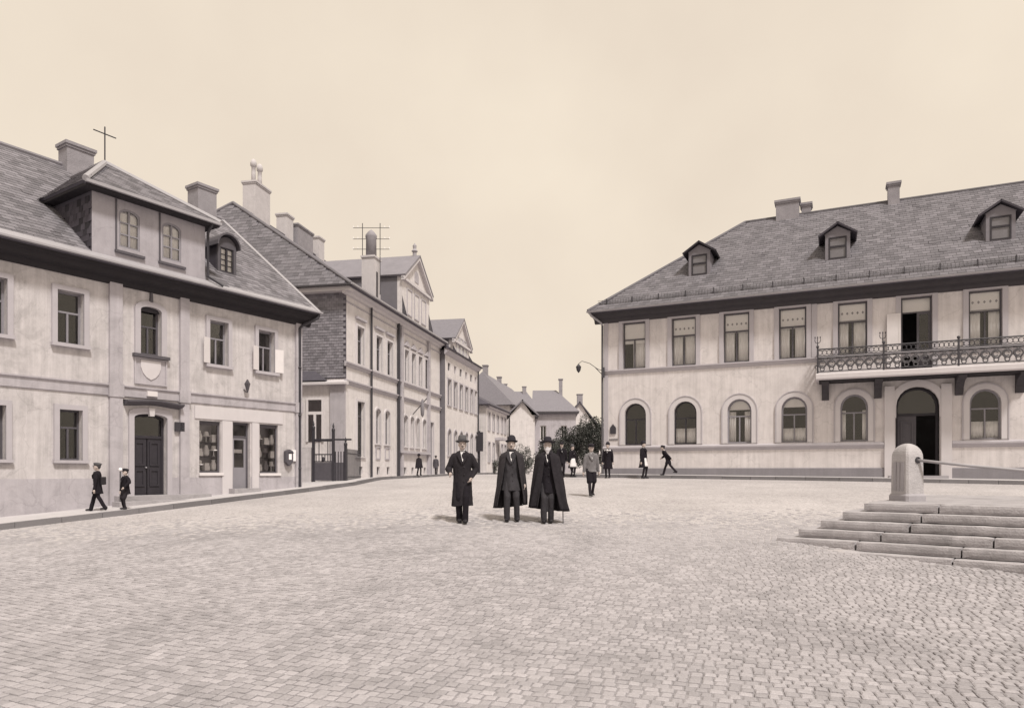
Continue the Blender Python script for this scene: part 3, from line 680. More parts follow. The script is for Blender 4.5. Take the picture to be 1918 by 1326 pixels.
    for xc in (9.02, 10.84, 13.46, 15.28):
        k = mb(); pts = [(.02, 4.94), (yo + .12, 4.94), (yo + .14, 4.84)] + [(yo + .2 + .72 * math.sin(t * math.pi / 2 * .98), 4.80 - .42 * (1 - math.cos(t * math.pi / 2))) for t in (0, .2, .4, .6, .8, 1)] + [(-.1, 4.28), (.02, 4.26)]
        k.prism_x(pts, xc - .13, xc + .13); k.build('console', 'cornice_paint_shade', bal)
    mb().box(B0 + .1, B1 - .1, yo + .1, -.002, 4.90, 4.949).build('balcony_shade', 'soffit_shade', bal)  # near-black sheet added below the slab to carry the shade there
    rz0, rz1 = 5.22, 6.12
    def rail(x0, y0_, x1, y1_):
        r = mb()
        for z, rr in ((rz1, .028), (rz1 - .26, .02), (rz1 - .32, .016), (rz0 + .05, .02)): r.tube([(x0, y0_, z), (x1, y1_, z)], rr, 6)
        r.build('rail', 'iron', bal)
    yi = yo + .08
    rail(B0 + .06, yi, B1 - .06, yi); rail(B0 + .06, yi, B0 + .06, -.02); rail(B1 - .06, yi, B1 - .06, -.02)
    posts = [B0 + .06, 10.98, 13.32, B1 - .06]
    for px in posts:
        mb().box(px - .03, px + .03, yi - .03, yi + .03, 5.19, rz1 + .05).build('rail_post', 'iron', bal)
        mb().ell((px, yi, rz1 + .1), (.055, .055, .06), 10, 6).build('rail_knob', 'iron', bal, smooth=True)
    # cast scrollwork between the rails, one ring or scroll a piece
    for a, b_ in zip(posts, posts[1:]):
        n = max(2, round((b_ - a) / .31)); st = (b_ - a) / n
        for i in range(n):
            cx = a + st * (i + .5)
            q = mb(); q.torus((cx, yi, 5.56), .135, .026, 'y', 18, 6); q.torus((cx - .02, yi, 5.56), .08, .022, 'y', 14, 6, .4, 5.6); q.torus((cx, yi, 5.36), .07, .02, 'y', 12, 6); q.box(cx - st * .5, cx + st * .5, yi - .01, yi + .01, 5.74, 5.80)
            for s_ in (-1, 1):
                q.torus((cx + s_ * st * .5, yi, 5.44), .085, .022, 'y', 12, 6, .2 if s_ > 0 else -.5, 3.6); q.tube([(cx + s_ * .02, yi, 5.72), (cx + s_ * st * .45, yi, 5.78)], .012, 5)
            q.build('scroll', 'iron_light', bal, smooth=True)
            q = mb(); q.torus((cx - st * .25, yi, rz1 - .13), .085, .013, 'y', 14, 6); q.torus((cx + st * .25, yi, rz1 - .13), .085, .013, 'y', 14, 6); q.build('rail_ring', 'iron', bal, smooth=True)
    for i in range(7):
        yy = yi + (0 - yi) * (i + .5) / 7
        q = mb(); q.torus((B0 + .06, yy, 5.52), .10, .02, 'x', 12, 6); q.box(B0 + .05, B0 + .07, yy - .012, yy + .012, 5.25, 6.1); q.build('side_bar', 'iron', bal)
    for px in (B0 + .06, 10.95):
        q = mb(); q.tube([(px, yi, rz1 + .12), (px, yi, rz1 + .26)], .018, 6)
        for s_ in (-1, 0, 1):
            q.tube([(px, yi, rz1 + .24), (px + s_ * .08, yi, rz1 + .27), (px + s_ * .1, yi, rz1 + .36), (px + s_ * .09, yi, rz1 + .44)], .014, 6); q.ell((px + s_ * .09, yi, rz1 + .46), (.022, .022, .04), 8, 5)
        q.build('flag_bracket', 'iron', bal)
    return H
build_right_house()

# ------------------------------------------------------------------ left house (corner house with shop)
def build_left_house():
    H = thing('shop_house', 'pale plastered corner house with shop, dark eaves and broad attic gable dormer', 'house', (LHC.x, LHC.y, .7), LHA)
    X0, D = -11.0, 10.6; random.seed(5)
    up = [-9.5, -7.7, -3.29, -1.48]
    ops = [(c - .33, c + .33, 4.88, 6.28, 0) for c in up] + [(-5.83, -5.2, 4.9, 6.3, .12)]
    ops += [(-7.98, -7.41, 1.79, 3.13, 0), (-9.8, -9.2, 1.79, 3.13, 0), (-6.01, -5.02, .6, 3.17, .12), (-3.96, -3.22, 1.45, 3.08, 0), (-2.77, -2.12, .8, 3.10, 0), (-1.74, -.98, 1.43, 3.09, 0)]
    wall_holes(X0, 0, -.2, 7.1, ops, .24).build('front_wall', 'plaster', H)
    shell(H, X0, 0, D, -.2, 7.1, 'plaster')
    mb().prism_x([(.28, 7.1), (5.3, 11.45), (10.4, 7.1)], -.3, -.002).build('gable_wall', 'plaster', H); mb().prism_x([(.28, 7.1), (5.3, 11.45), (10.4, 7.1)], X0, X0 + .3).build('gable_wall', 'plaster', H)
    # string course, pilasters, socle
    for a, b_ in ((X0, -6.73), (-6.34, -4.65), (-4.32, -.28)):
        mb().prism_x([(.01, 3.60), (-.04, 3.62), (-.045, 3.86), (-.09, 3.89), (-.09, 3.93), (.01, 3.94)], a, b_).build('string_course', 'plaster_grey', H)
    for a, b_ in ((-6.71, -6.36), (-4.63, -4.34), (-.26, .0), (X0, X0 + .26)):
        mb().box(a, b_, -.09, .01, -.2, 6.9).build('pilaster', 'plaster_grey', H)
        mb().box(a - .03, b_ + .03, -.115, .012, 3.58, 3.95).build('pilaster_band', 'plaster_grey', H)
    for a, b_ in ((X0 + .27, -6.74), (-6.33, -6.14), (-4.88, -4.66), (-4.31, -2.80), (-2.09, -.29)): mb().box(a, b_, -.025, .01, -.2, 1.30).build('socle', 'plaster_grey', H)
    # shop surround painted pale, its posts and fascia
    mb().box(-4.12, -.80, -.03, .008, 3.14, 3.54).build('shop_fascia', 'trim', H)
    for a, b_ in ((-3.18, -2.82), (-2.06, -1.80)): mb().box(a, b_, -.045, .008, .7, 3.12).build('shop_pier', 'trim', H)
    # eaves
    mb().prism_x([(.01, 6.72), (-.08, 6.74), (-.12, 6.86), (-.32, 6.92), (-.36, 7.04), (-.46, 7.08), (-.46, 7.14), (.01, 7.14)], X0 - .3, .38).build('cornice', 'soffit_shade', H)
    ze, y0, yr, zr = 7.2, -.5, 5.3, 11.7; sl = (zr - ze) / (yr - y0)
    roof = hip_roof(H, 'roof_dark', X0 - .4, .5, y0, 2 * yr - y0, ze, yr, zr, 0, 0)
    mb().prism_x([(y0 - .1, ze - .02), (y0 - .1, ze + .03), (y0 + .02, ze + .06), (y0 + .02, ze - .02)], X0 - .4, .52).build('gutter', 'zinc', roof)
    mb().slab([(-3.6, y0 + .02, ze + .05), (.5, y0 + .02, ze + .05), (.5, y0 + .26, ze + .05 + .24 * sl), (-3.6, y0 + .26, ze + .05 + .24 * sl)], .03).build('eaves_flashing', 'zinc', roof)
    mb().slab([(X0, y0 + .0, ze + .045), (-3.6, y0 + .0, ze + .045), (-3.6, -.26, ze + .045 + .24 * sl), (X0, -.26, ze + .045 + .24 * sl)], .03).build('eaves_flashing', 'zinc', roof)
    mb().tube([(.42, y0, 7.12), (.36, y0 + .02, 7.0), (-.02, -.14, 6.72), (-.12, -.1, 6.6), (-.12, -.1, .9)], .055, 8).build('downpipe', 'iron', H)
    for z in (1.6, 3.5, 5.2): mb().torus((-.12, -.1, z), .06, .015, 'z', 12, 5).build('pipe_clip', 'iron_light', H)
    # broad attic dormer
    x0, x1, yf, zb, zt = -7.27, -3.92, -.24, 7.22, 9.16
    wn_ = [(-6.55, -5.96), (-5.30, -4.71)]
    wb = wall_holes(x0, x1, zb, zt, [(a, b_, 7.76, 8.86, .16) for a, b_ in wn_], .16, yf); dm = wb.build('attic_dormer', 'plaster_dormer', H)
    for a, b_ in wn_:
        f = mb(); f.ring_y(outline(a, b_, 7.76, 8.86, .16), outline(a + .05, b_ - .05, 7.81, 8.81, .14), yf + .02, yf + .08)
        cx = (a + b_) / 2; f.box(cx - .025, cx + .025, yf + .015, yf + .07, 7.81, 8.80)
        for k in (1, 2): f.box(a + .05, b_ - .05, yf + .02, yf + .065, 7.81 + .33 * k - .018, 7.81 + .33 * k + .018)
        w = f.build('attic_window', 'grey_paint', dm)
        for k in range(3):
            for p, q in ((a + .05, cx - .025), (cx + .025, b_ - .05)):
                l, h = 7.81 + .33 * k + .018, 7.81 + .33 * (k + 1) - .018
                mb().box(p, q, yf + .04, yf + .046, l, h if k < 2 else 8.72).build('pane', 'glass', w)
        curtain_mb(a + .02, b_ - .02, 7.78, 8.83, yf + .092, 7, .005).build('curtain', 'curtain', w, smooth=True)
        s = mb(); s.box(a - .10, a - .06, yf - .03, yf + .01, 7.64, 9.06); s.box(a - .12, b_ + .12, yf - .07, yf + .01, 7.58, 7.65); s.build('surround', 'wood_frame', w)
    for xx in (x0, x1 - .12):
        c = mb(); y1 = yf + (zt - (ze + (yf - y0) * sl)) / sl; c.prism_x([(yf + .001, zb), (yf + .001, zt), (y1 + .3, zt), (y1, zt - .2)], xx, xx + .118); ck = c.build('dormer_cheek', 'roof_dark', dm)
        if xx == x0:
            hang = []
            z = zb + .2; r = 0
            while z < zt - .05:
                yy = yf + .1 + (.11 if r % 2 else 0); yend = y0 + (z - ze) / sl - .05
                while yy < max(yend, yf + .3):
                    if z > ze + (yy - y0) * sl: hang.append((yy, z))
                    yy += .22
                z += .17; r += 1
            tm = mb().hexa([(0, -.105, -.2), (0, .105, -.2), (-.01, .105, 0), (-.01, -.105, 0), (-.025, -.105, -.2), (-.025, .105, -.2), (-.02, .105, 0), (-.02, -.105, 0)]).mesh('hung_tile'); tm.materials.append(M['tile_dark'])
            for yy, z in hang:
                o = link('hung_tile', tm, ck); o.location = (xx - .002, yy, z + .02); o.rotation_euler = (random.uniform(-.06, .06), 0, 0)
    ex0, ex1, ey, ezz = x0 - .32, x1 + .32, yf - .34, 9.2; ap = (-5.6, 2.4, 11.05); yb = 5.0
    b = mb(); b.slab([(ex0, ey, ezz), (ex1, ey, ezz), ap], .12); b.slab([(ex0, yb, ezz), (ex0, ey, ezz), ap, (ap[0], yb, ap[2])], .12); b.slab([(ex1, ey, ezz), (ex1, yb, ezz), (ap[0], yb, ap[2]), ap], .12)
    dr = b.build('dormer_roof', 'roof_dark', dm)
    mb().prism_z([(ex0 + .04, ey + .04), (ex1 - .04, ey + .04), (ex1 - .04, yb), (ex0 + .04, yb)], zt - .08, ezz - .03).build('dormer_soffit', 'soffit_shade', dm)
    mb().box(ex0, ex1, ey - .06, ey + .02, ezz - .06, ezz + .02).build('dormer_gutter', 'zinc', dm)
    td = Tiles(H, roof, .24, .2, 'tile', 'roof_tile')
    hyp = math.hypot(ap[1] - ey, ap[2] - ezz)
    td.slope((ex0, ey, ezz), (1, 0, 0), (0, ap[1] - ey, ap[2] - ezz), [(.05, 0), (ex1 - ex0 - .05, 0), (ap[0] - ex0, hyp)])
    hx = math.hypot(ap[0] - ex0, ap[2] - ezz)
    td.slope((ex0, yb, ezz), (0, -1, 0), (ap[0] - ex0, 0, ap[2] - ezz), [(0, 0), (yb - ey, 0), (yb - ap[1], hx), (0, hx)])
    td.slope((ex1, ey, ezz), (0, 1, 0), (ap[0] - ex1, 0, ap[2] - ezz), [(0, 0), (yb - ey, 0), (yb - ey, hx), (ap[1] - ey, hx)])
    for a, c in (((ex0, ey, ezz), ap), ((ex1, ey, ezz), ap), (ap, (ap[0], yb, ap[2]))): mb().tube([Vector(a) + Vector((0, 0, .03)), Vector(c) + Vector((0, 0, .03))], .085, 8).build('ridge_cap', 'zinc' if c == ap else 'tile', dr)
    mb().tube([(x1 + .06, yf - .3, 9.14), (x1 + .06, yf - .06, 8.9), (x1 + .06, yf - .06, 7.55), (x1 + .45, y0 - .02, 7.3)], .045, 8).build('dormer_downpipe', 'iron', dm)
    # small round-headed dormer
    a, b_, yf2 = -2.9, -2.2, .62; zf = ze + (yf2 - y0) * sl; cx = (a + b_) / 2
    d = mb(); d.ring_y(outline(a, b_, zf - .12, 9.35, .42), outline(a + .11, b_ - .11, zf + .1, 8.88, 0.0001, 10), yf2, yf2 + .1) if False else None
    d.box(a, a + .1, yf2, yf2 + .1, zf - .12, 8.93); d.box(b_ - .1, b_, yf2, yf2 + .1, zf - .12, 8.93); d.box(a + .1, b_ - .1, yf2, yf2 + .1, zf - .12, zf + .06); d.prism_y(outline(a, b_, 8.93, 9.3, .36), yf2, yf2 + .1)
    sd = d.build('small_dormer', 'wood_frame', H)
    f = mb(); f.ring_y(outline(a + .1, b_ - .1, zf + .06, 8.93), outline(a + .14, b_ - .14, zf + .1, 8.89), yf2 + .02, yf2 + .07); f.box(cx - .03, cx + .03, yf2 + .015, yf2 + .065, zf + .1, 8.89)
    hh = (8.89 - zf - .1) / 4
    for k in (1, 2, 3): f.box(a + .14, b_ - .14, yf2 + .025, yf2 + .06, zf + .1 + hh * k - .012, zf + .1 + hh * k + .012)
    w = f.build('dormer_window', 'wood_dark', sd)
    for k in range(4):
        for p, q in ((a + .14, cx - .03), (cx + .03, b_ - .14)): mb().box(p, q, yf2 + .04, yf2 + .045, zf + .1 + hh * k + .012, zf + .1 + hh * (k + 1) - .012).build('pane', 'glass', w)
    mb().box(a + .1, b_ - .1, yf2 + .1, yf2 + .11, zf + .06, 8.93).build('curtain', 'curtain', w)
    for xx in (a, b_ - .08):
        c = mb(); y1 = yf2 + (8.95 - zf) / sl; c.prism_x([(yf2 + .101, zf - .1), (yf2 + .101, 8.95), (y1 + .1, 8.95), (y1, 8.85)], xx, xx + .08); c.build('dormer_cheek', 'tile_dark', sd)
    r = mb(); oo = outline(a - .1, b_ + .1, 8.86, 9.42, .46)[2:]; ii = outline(a - .05, b_ + .05, 8.86, 9.36, .41)[2:]; n = len(oo); yb2 = yf2 + (9.4 - zf) / sl + .25
    r.add([(x, yf2 - .14, z) for x, z in oo] + [(x, yf2 - .14, z) for x, z in ii] + [(x, yb2, z) for x, z in oo] + [(x, yb2, z) for x, z in ii],
          [q for i in range(n - 1) for q in ((i, i + 1, n + i + 1, n + i), (i, 2 * n + i, 2 * n + i + 1, i + 1), (n + i, n + i + 1, 3 * n + i + 1, 3 * n + i))] + [(0, n, 3 * n, 2 * n), (n - 1, 3 * n - 1, 4 * n - 1, 2 * n - 1)])
    r.build('dormer_hood', 'wood_frame', sd)
    ls = math.hypot(yr - y0, zr - ze)
    td.slope((X0 - .4, y0, ze), (1, 0, 0), (0, yr - y0, zr - ze), [(0, .28), (11.9, .28), (11.9, ls), (0, ls)],
             lambda p: (x0 - .1 < p.x < x1 + .1 and p.y < 3.0) or (a - .05 < p.x < b_ + .05 and yf2 - .1 < p.y < yb2 - .2))
    td.finish(300)
    mb().box(.42, .52, y0, y0 + .001, ze, ze + .001)
    mb().slab([(.38, y0 + .02, ze + .07), (.54, y0 + .02, ze + .07), (.54, yr, zr + .07), (.38, yr, zr + .07)], .06).build('verge_flashing', 'zinc', roof)
    mb().tube([(X0 - .4, yr, zr + .04), (.5, yr, zr + .04)], .09, 8).build('ridge_cap', 'tile', roof)
    chimney(H, -.78, .02, 5.0, 5.7, 11.2, 12.75); chimney(H, -5.55, -4.7, 4.9, 5.5, 11.1, 12.45)
    # windows
    for i, c in enumerate(up):
        w = window(H, c - .33, c + .33, 4.88, 6.28, 0, .16, .055, .62, True, 1, 'grey_paint', 'trim_grey', .13, 'trim_grey', .09, .12)
        if i >= 2:      # lower casements stand open into the street like leaves
            for s_ in (-1, 1):
                if i == 2 and s_ > 0: continue
                hx = c + s_ * .335; ox = s_ * .27; lf = mb()
                def lb(t0, t1, z0_, z1_, th=.035):
                    A = (hx + ox * t0, -.06 - .10 * t0); B = (hx + ox * t1, -.06 - .10 * t1)
                    lf.hexa([(A[0], A[1], z0_), (B[0], B[1], z0_), (B[0], B[1] + th, z0_), (A[0], A[1] + th, z0_), (A[0], A[1], z1_), (B[0], B[1], z1_), (B[0], B[1] + th, z1_), (A[0], A[1] + th, z1_)])
                lb(0, .16, 4.90, 5.70); lb(.84, 1, 4.90, 5.70); lb(.16, .84, 4.90, 4.97); lb(.16, .84, 5.63, 5.70); lb(.16, .84, 4.97, 5.63, .012)
                tag(lf.build('open_casement', 'white_paint', w), 'pale casement folded back against the wall')
    w = window(H, -5.83, -5.2, 4.9, 6.3, .12, .16, .06, .6, True, 1, 'wood_frame', 'trim_grey', .16, None)
    mb().box(-6.05, -4.98, -.13, .05, 4.80, 4.89).build('sill', 'wood_frame', w)
    mb().prism_y([(-5.56, 6.44), (-5.47, 6.44), (-5.49, 6.72), (-5.54, 6.72)], -.08, .01).build('keystone', 'wood_frame', w)
    mb().prism_y(outline(-5.8, -5.23, 6.16, 6.31, .12), .05, .13).build('head_board', 'wood_dark', w)
    ap_ = mb(); ap_.ring_y([(-6.0, 4.02), (-5.03, 4.02), (-5.03, 4.79), (-6.0, 4.79)], [(-5.96, 4.06), (-5.07, 4.06), (-5.07, 4.75), (-5.96, 4.75)], -.05, .01); ap_.box(-5.96, -5.07, -.02, .01, 4.06, 4.75); apron = ap_.build('apron_panel', 'plaster_grey', H)
    mb().prism_y([(-5.82, 4.73), (-5.82, 4.52), (-5.76, 4.36), (-5.66, 4.24), (-5.52, 4.16), (-5.38, 4.24), (-5.28, 4.36), (-5.22, 4.52), (-5.22, 4.73)], -.045, .0).build('shield', 'trim', apron)
    mb().box(-5.66, -5.36, -.11, .0, 3.68, 3.83).build('name_plate', 'white_paint', H)
    for a2, b2 in ((-7.98, -7.41), (-9.8, -9.2)): window(H, a2, b2, 1.79, 3.13, 0, .16, .05, .66, True, 1, 'wood_frame', 'trim_grey', .13, 'trim_grey', .08, .1)
    # street door with hood
    d = mb(); d.ring_y(outline(-6.01, -5.02, .6, 3.17, .12), outline(-5.94, -5.09, .6, 3.10, .1), .16, .24); d.box(-5.94, -5.09, .165, .235, 2.46, 2.54)
    door = d.build('street_door', 'wood_dark', H)
    for p, q in ((-5.94, -5.53), (-5.50, -5.09)):
        l = mb(); l.box(p, q, .19, .23, .6, 2.46)
        for z0_, z1_ in ((1.05, 1.55), (1.65, 2.36)): l.ring_y(outline(p + .06, q - .06, z0_, z1_), outline(p + .11, q - .11, z0_ + .05, z1_ - .05), .165, .19)
        l.build('door_leaf', 'wood_dark', door)
    mb().prism_y([(-5.94, 2.54), (-5.09, 2.54)] + outline(-5.94, -5.09, .6, 3.10, .1)[2:], .19, .196).build('pane', 'glass', door)
    mb().ell((-5.56, .15, 1.6), (.025, .04, .025), 8, 6).build('door_handle', 'zinc', door)
    mb().ring_y(outline(-6.16, -4.87, .6, 3.34, .14), outline(-6.01, -5.02, .6, 3.17, .12), -.05, .02).build('door_surround', 'trim_grey', H)
    hd = mb(); xs = [-6.30 + (1.70) * i / 12 for i in range(13)]; V = []
    for i, x in enumerate(xs):
        zc = 3.44 + .03 * math.cos((i / 12 - .5) * 2 * math.pi) ; V += [(x, .01, zc - .05), (x, -.16, zc), (x, -.26, zc + .06), (x, -.26, zc + .10), (x, .01, zc + .13)]
    F = [(i * 5 + k, i * 5 + (k + 1) % 5, (i + 1) * 5 + (k + 1) % 5, (i + 1) * 5 + k) for i in range(12) for k in range(5)] + [(4, 3, 2, 1, 0), (60, 61, 62, 63, 64)]
    hd.add(V, F).build('door_hood', 'wood_frame', H)
    mb().prism_y([(-5.58, 3.1), (-5.45, 3.1), (-5.42, 3.34), (-5.61, 3.34)], -.1, .0).build('keystone', 'trim', H)
    mb().box(-4.80, -4.50, -.09, -.04, 2.70, 2.98).build('plaque', 'iron', H)
    # shop windows and shop door
    for k, (p, q, z0_, z1_) in enumerate(((-3.96, -3.22, 1.45, 3.08), (-1.74, -.98, 1.43, 3.09))):
        f = mb(); f.ring_y(outline(p, q, z0_, z1_), outline(p + .05, q - .05, z0_ + .05, z1_ - .12), .08, .15); w = f.build('shop_window', 'wood_frame', H)
        mb().box(p + .05, q - .05, .11, .116, z0_ + .05, z1_ - .12).build('pane', 'glass', w)
        mb().box(p - .03, q + .08, -.07, .09, z0_ - .09, z0_ - .002).build('sill', 'white_paint', w)
        for sz in (z0_ + .04, z0_ + .50, z0_ + .95): mb().box(p + .03, q - .03, .14, .45, sz, sz + .025).build('shelf', 'wood_frame', w)
        mb().box(p, q, .5, .52, z0_, z1_).build('backing', 'goods_mid', w)
    d = mb(); d.ring_y(outline(-2.77, -2.12, .8, 3.10), outline(-2.71, -2.18, .8, 3.03), .12, .2); d.box(-2.71, -2.18, .12, .19, 2.60, 2.66); sdoor = d.build('shop_door', 'wood_frame', H)
    l = mb(); l.ring_y(outline(-2.71, -2.18, .9, 2.60), outline(-2.63, -2.26, 1.62, 2.53), .14, .18); l.build('door_leaf', 'grey_paint', sdoor)
    mb().box(-2.63, -2.26, .158, .164, 1.62, 2.53).build('pane', 'glass', sdoor); mb().box(-2.71, -2.18, .155, .161, 2.66, 3.03).build('pane', 'glass', sdoor)
    mb().box(-2.64, -2.25, .24, .26, 2.10, 2.22).build('door_notice', 'goods_pale', sdoor)
    # landing of two long stone treads before the street door
    mb().box(-6.6, -3.9, -.55, .02, .2, .80).build('landing_step', 'stone_step', H); mb().box(-6.9, -3.3, -.95, -.552, .0, .66).build('landing_step', 'stone_step', H)
    mb().box(-2.95, -1.95, -.35, .02, .3, .93).build('shop_step', 'stone_step', H)
    return H
LH = build_left_house()

# ------------------------------------------------------------------ school and the row beyond it
def cross_gable(H, x0, x1, yf, z_eave, z_side, z_apex, slope_y0, slope_z0, slope, wallm, cheekm, roofm, over=.18, front=True):
    """a gable rising above the eaves: front wall, slate-hung cheeks, roof running back into the main slope"""
    xc = (x0 + x1) / 2
    yb_side = slope_y0 + (z_side - slope_z0) / slope + .3; yb = slope_y0 + (z_apex - slope_z0) / slope + .3
    g = mb(); g.prism_y([(x0, z_eave), (x1, z_eave), (x1, z_side), (xc, z_apex), (x0, z_side)], yf, yf + .3); gb = g.build('front_gable', wallm, H)
    for a in (x0 + .002, x1 - .142):
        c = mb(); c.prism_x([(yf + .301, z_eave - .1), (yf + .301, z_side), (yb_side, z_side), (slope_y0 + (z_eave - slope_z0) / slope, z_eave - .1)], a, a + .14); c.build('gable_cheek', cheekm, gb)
    r = mb(); k = (z_apex - z_side) / (xc - x0)
    for s_ in (-1, 1):
        xe = xc + s_ * (xc - x0 + over); ze = z_side - over * k
        r.slab([(xc, yf - .25, z_apex + .1), (xe, yf - .25, ze + .1), (xe, yb_side, ze + .1), (xc, yb, z_apex + .1)], .1)
    r.build('gable_roof', roofm, gb)
    # raking cornice on the front
    for s_ in (-1, 1):
        xe = xc + s_ * (xc - x0 + over); ze = z_side - over * k
        b = mb(); b.hexa([(xc, yf - .22, z_apex - .22), (xe, yf - .22, ze - .22), (xe, yf, ze - .22), (xc, yf, z_apex - .22), (xc, yf - .22, z_apex - .02), (xe, yf - .22, ze - .02), (xe, yf, ze - .02), (xc, yf, z_apex - .02)]); b.build('raking_cornice', 'trim', gb)
    mb().box(x0 - over, x1 + over, yf - .16, yf - .001, z_side - .28, z_side - .12).build('gable_ledge', 'trim', gb)
    return gb

def hung_slates(parent, H, y0, y1, z0, z1, x, tw, th, skip=None):
    """slates hung on an end wall at x, facing -x"""
    V, F = [], []; z = z0; r = 0
    while z < z1:
        y = y0 + (tw / 2 if r % 2 else 0)
        while y < y1:
            if not (skip and skip(y, z)):
                k = len(V); j = random.uniform(0, .006)
                V += [(x - .004, y, z), (x - .004, y + tw * .96, z), (x - .002, y + tw * .96, z + th * 1.1), (x - .002, y, z + th * 1.1), (x - .024 - j, y, z), (x - .024 - j, y + tw * .96, z), (x - .012, y + tw * .96, z + th * 1.1), (x - .012, y, z + th * 1.1)]
                F += [tuple(q + k for q in f) for f in ((0, 1, 2, 3), (4, 7, 6, 5), (0, 4, 5, 1), (1, 5, 6, 2), (2, 6, 7, 3), (3, 7, 4, 0))]
            y += tw
        z += th; r += 1
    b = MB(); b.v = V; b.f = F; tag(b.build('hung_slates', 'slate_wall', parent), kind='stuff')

def build_school():
    H = thing('street_house', 'tall pale two-storey building with slate-hung end wall and pedimented middle bay', 'building', (SCC.x, SCC.y, 1.0), SCA)
    L, D = 14.9, 16.0; random.seed(9)
    up = [(1.22, 2.06), (3.62, 4.46), (5.16, 6.0)]; rs = [(7.92, 8.62), (9.12, 9.84), (10.38, 11.08), (11.66, 12.36)]; lo_r = [(7.75, 8.41), (8.92, 9.52), (9.98, 10.58), (11.2, 11.86)]
    ops = [(a, b, 6.78, 8.65, 0) for a, b in up + rs] + [(1.22, 2.1, 2.23, 4.95, 0), (3.57, 4.23, 2.95, 4.80, .2), (4.86, 5.56, 2.95, 4.80, .2), (12.62, 13.45, 1.2, 4.7, 0)] + [(a, b, 2.95, 4.78, .2) for a, b in lo_r]
    ops += [(a, a + .42, 1.32, 1.72, 0) for a in (1.52, 3.78, 5.2, 7.9, 9.2, 11.5)]
    wall_holes(0, L, .3, 10.0, ops, .22).build('front_wall', 'plaster_school', H)
    shell(H, 0, L, D, .3, 10.0, 'plaster_school')
    for a in (1.52, 3.78, 5.2, 7.9, 9.2, 11.5): mb().box(a, a + .42, .12, .14, 1.32, 1.72).build('cellar_hatch', 'wood_dark', H)
    # slate-hung end wall facing the square; its ground storey is plastered with a window
    endw = mb().box(-.02, -.002, -.02, D, 5.9, 10.0).build('slated_end_wall', 'roof_dark', H)
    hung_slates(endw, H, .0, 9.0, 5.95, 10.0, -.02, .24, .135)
    mb().box(-.14, -.003, .0, .75, .3, 5.6).build('corner_pilaster', 'plaster_grey', H)
    eb = mb(); eb.box(-.06, -.003, .751, 9, .3, 5.6); eb.build('end_storey', 'plaster_school', H)
    # end window at ground floor
    w = mb(); ww = [(1.28, 2.38)]
    y0_, y1_, z0_, z1_ = 1.1, 2.0, 2.9, 5.0
    w.prism_x([(y0_, z0_), (y1_, z0_), (y1_, z1_), (y0_, z1_)], -.075, -.061); we = w.build('end_window', 'goods_mid', H)
    f = mb()
    for a, b, c, d in ((y0_, y0_ + .1, z0_, z1_), (y1_ - .1, y1_, z0_, z1_), (y0_ + .1, y1_ - .1, z1_ - .1, z1_), (y0_ + .1, y1_ - .1, 4.2, 4.34), ((y0_ + y1_) / 2 - .06, (y0_ + y1_) / 2 + .06, z0_, 4.2)): f.box(-.12, -.076, a, b, c, d)
    f.build('window_frame', 'white_paint', we)
    mb().box(-.085, -.077, y0_ + .1, y1_ - .1, z0_, z1_ - .1).build('pane', 'glass', we)
    # lean-to roof strip above the end storey
    rf = mb(); rf.slab([(-.28, -.05, 5.66), (-.28, 9, 5.66), (-.03, 9, 6.05), (-.03, 3.0, 6.05), (-.03, .9, 5.75)], .05) if False else None
    lt = mb(); lt.hexa([(-.34, -.14, 5.60), (-.34, 9, 5.60), (-.002, 9, 5.60), (-.002, -.14, 5.60), (-.34, -.14, 5.70), (-.34, 9, 5.70), (-.002, 9, 5.84), (-.002, -.14, 5.84)]); lt.build('end_cornice', 'trim', H)
    lt = mb(); lt.hexa([(-.30, .9, 5.79), (-.30, 9, 5.79), (-.03, 9, 5.8), (-.03, .9, 5.8), (-.30, .9, 5.82), (-.30, 9, 5.82), (-.03, 9, 6.42), (-.03, 1.6, 6.3)]); lt.build('lean_to_roof', 'roof_dark', H)
    # string courses
    for zz in (5.62, 6.48):
        mb().prism_x([(.01, zz), (-.06, zz + .02), (-.08, zz + .12), (-.15, zz + .16), (-.15, zz + .22), (.01, zz + .25)], -.16, L).build('string_course', 'trim_grey', H)
    mb().prism_x([(.01, 9.55), (-.05, 9.56), (-.05, 9.62), (.01, 9.63)], 0, L).build('frieze_band', 'trim_grey', H)
    mb().prism_x([(.01, 9.86), (-.12, 9.90), (-.16, 10.02), (-.38, 10.08), (-.40, 10.2), (.01, 10.22)], -.4, L).build('cornice', 'trim', H)
    mb().box(-.42, -.003, -.38, 12, 9.98, 10.2).build('end_eaves_board', 'trim', H)
    ze, y0, yr, zr = 10.24, -.5, 8.0, 16.0; sl = (zr - ze) / (yr - y0)
    roof = hip_roof(H, 'roof_dark', -.5, L + .1, y0, 16.5, ze, yr, zr, 3.6, 0)
    mb().prism_x([(y0 - .1, ze - .02), (y0 - .1, ze + .06), (y0 + .02, ze + .08), (y0 + .02, ze - .02)], -.55, L).build('gutter', 'zinc', roof)
    mb().box(-.6, -.45, -.5, 14, ze - .06, ze + .02).build('gutter', 'cornice_paint_shade', roof)
    t = Tiles(H, roof, .30, .235, 'slate', 'slate'); hl = math.hypot(3.6, zr - ze)
    t.slope((-.5, 16.5, ze), (0, -1, 0), (3.6, 0, zr - ze), [(0, 0), (17, 0), (8.5, hl)]); t.finish(300)
    mb().tube([(-.5, y0, ze + .03), (3.1, yr, zr + .03)], .09, 8).build('ridge_cap', 'slate', roof); mb().tube([(3.1, yr, zr + .03), (L, yr, zr + .03)], .09, 8).build('ridge_cap', 'slate', roof)
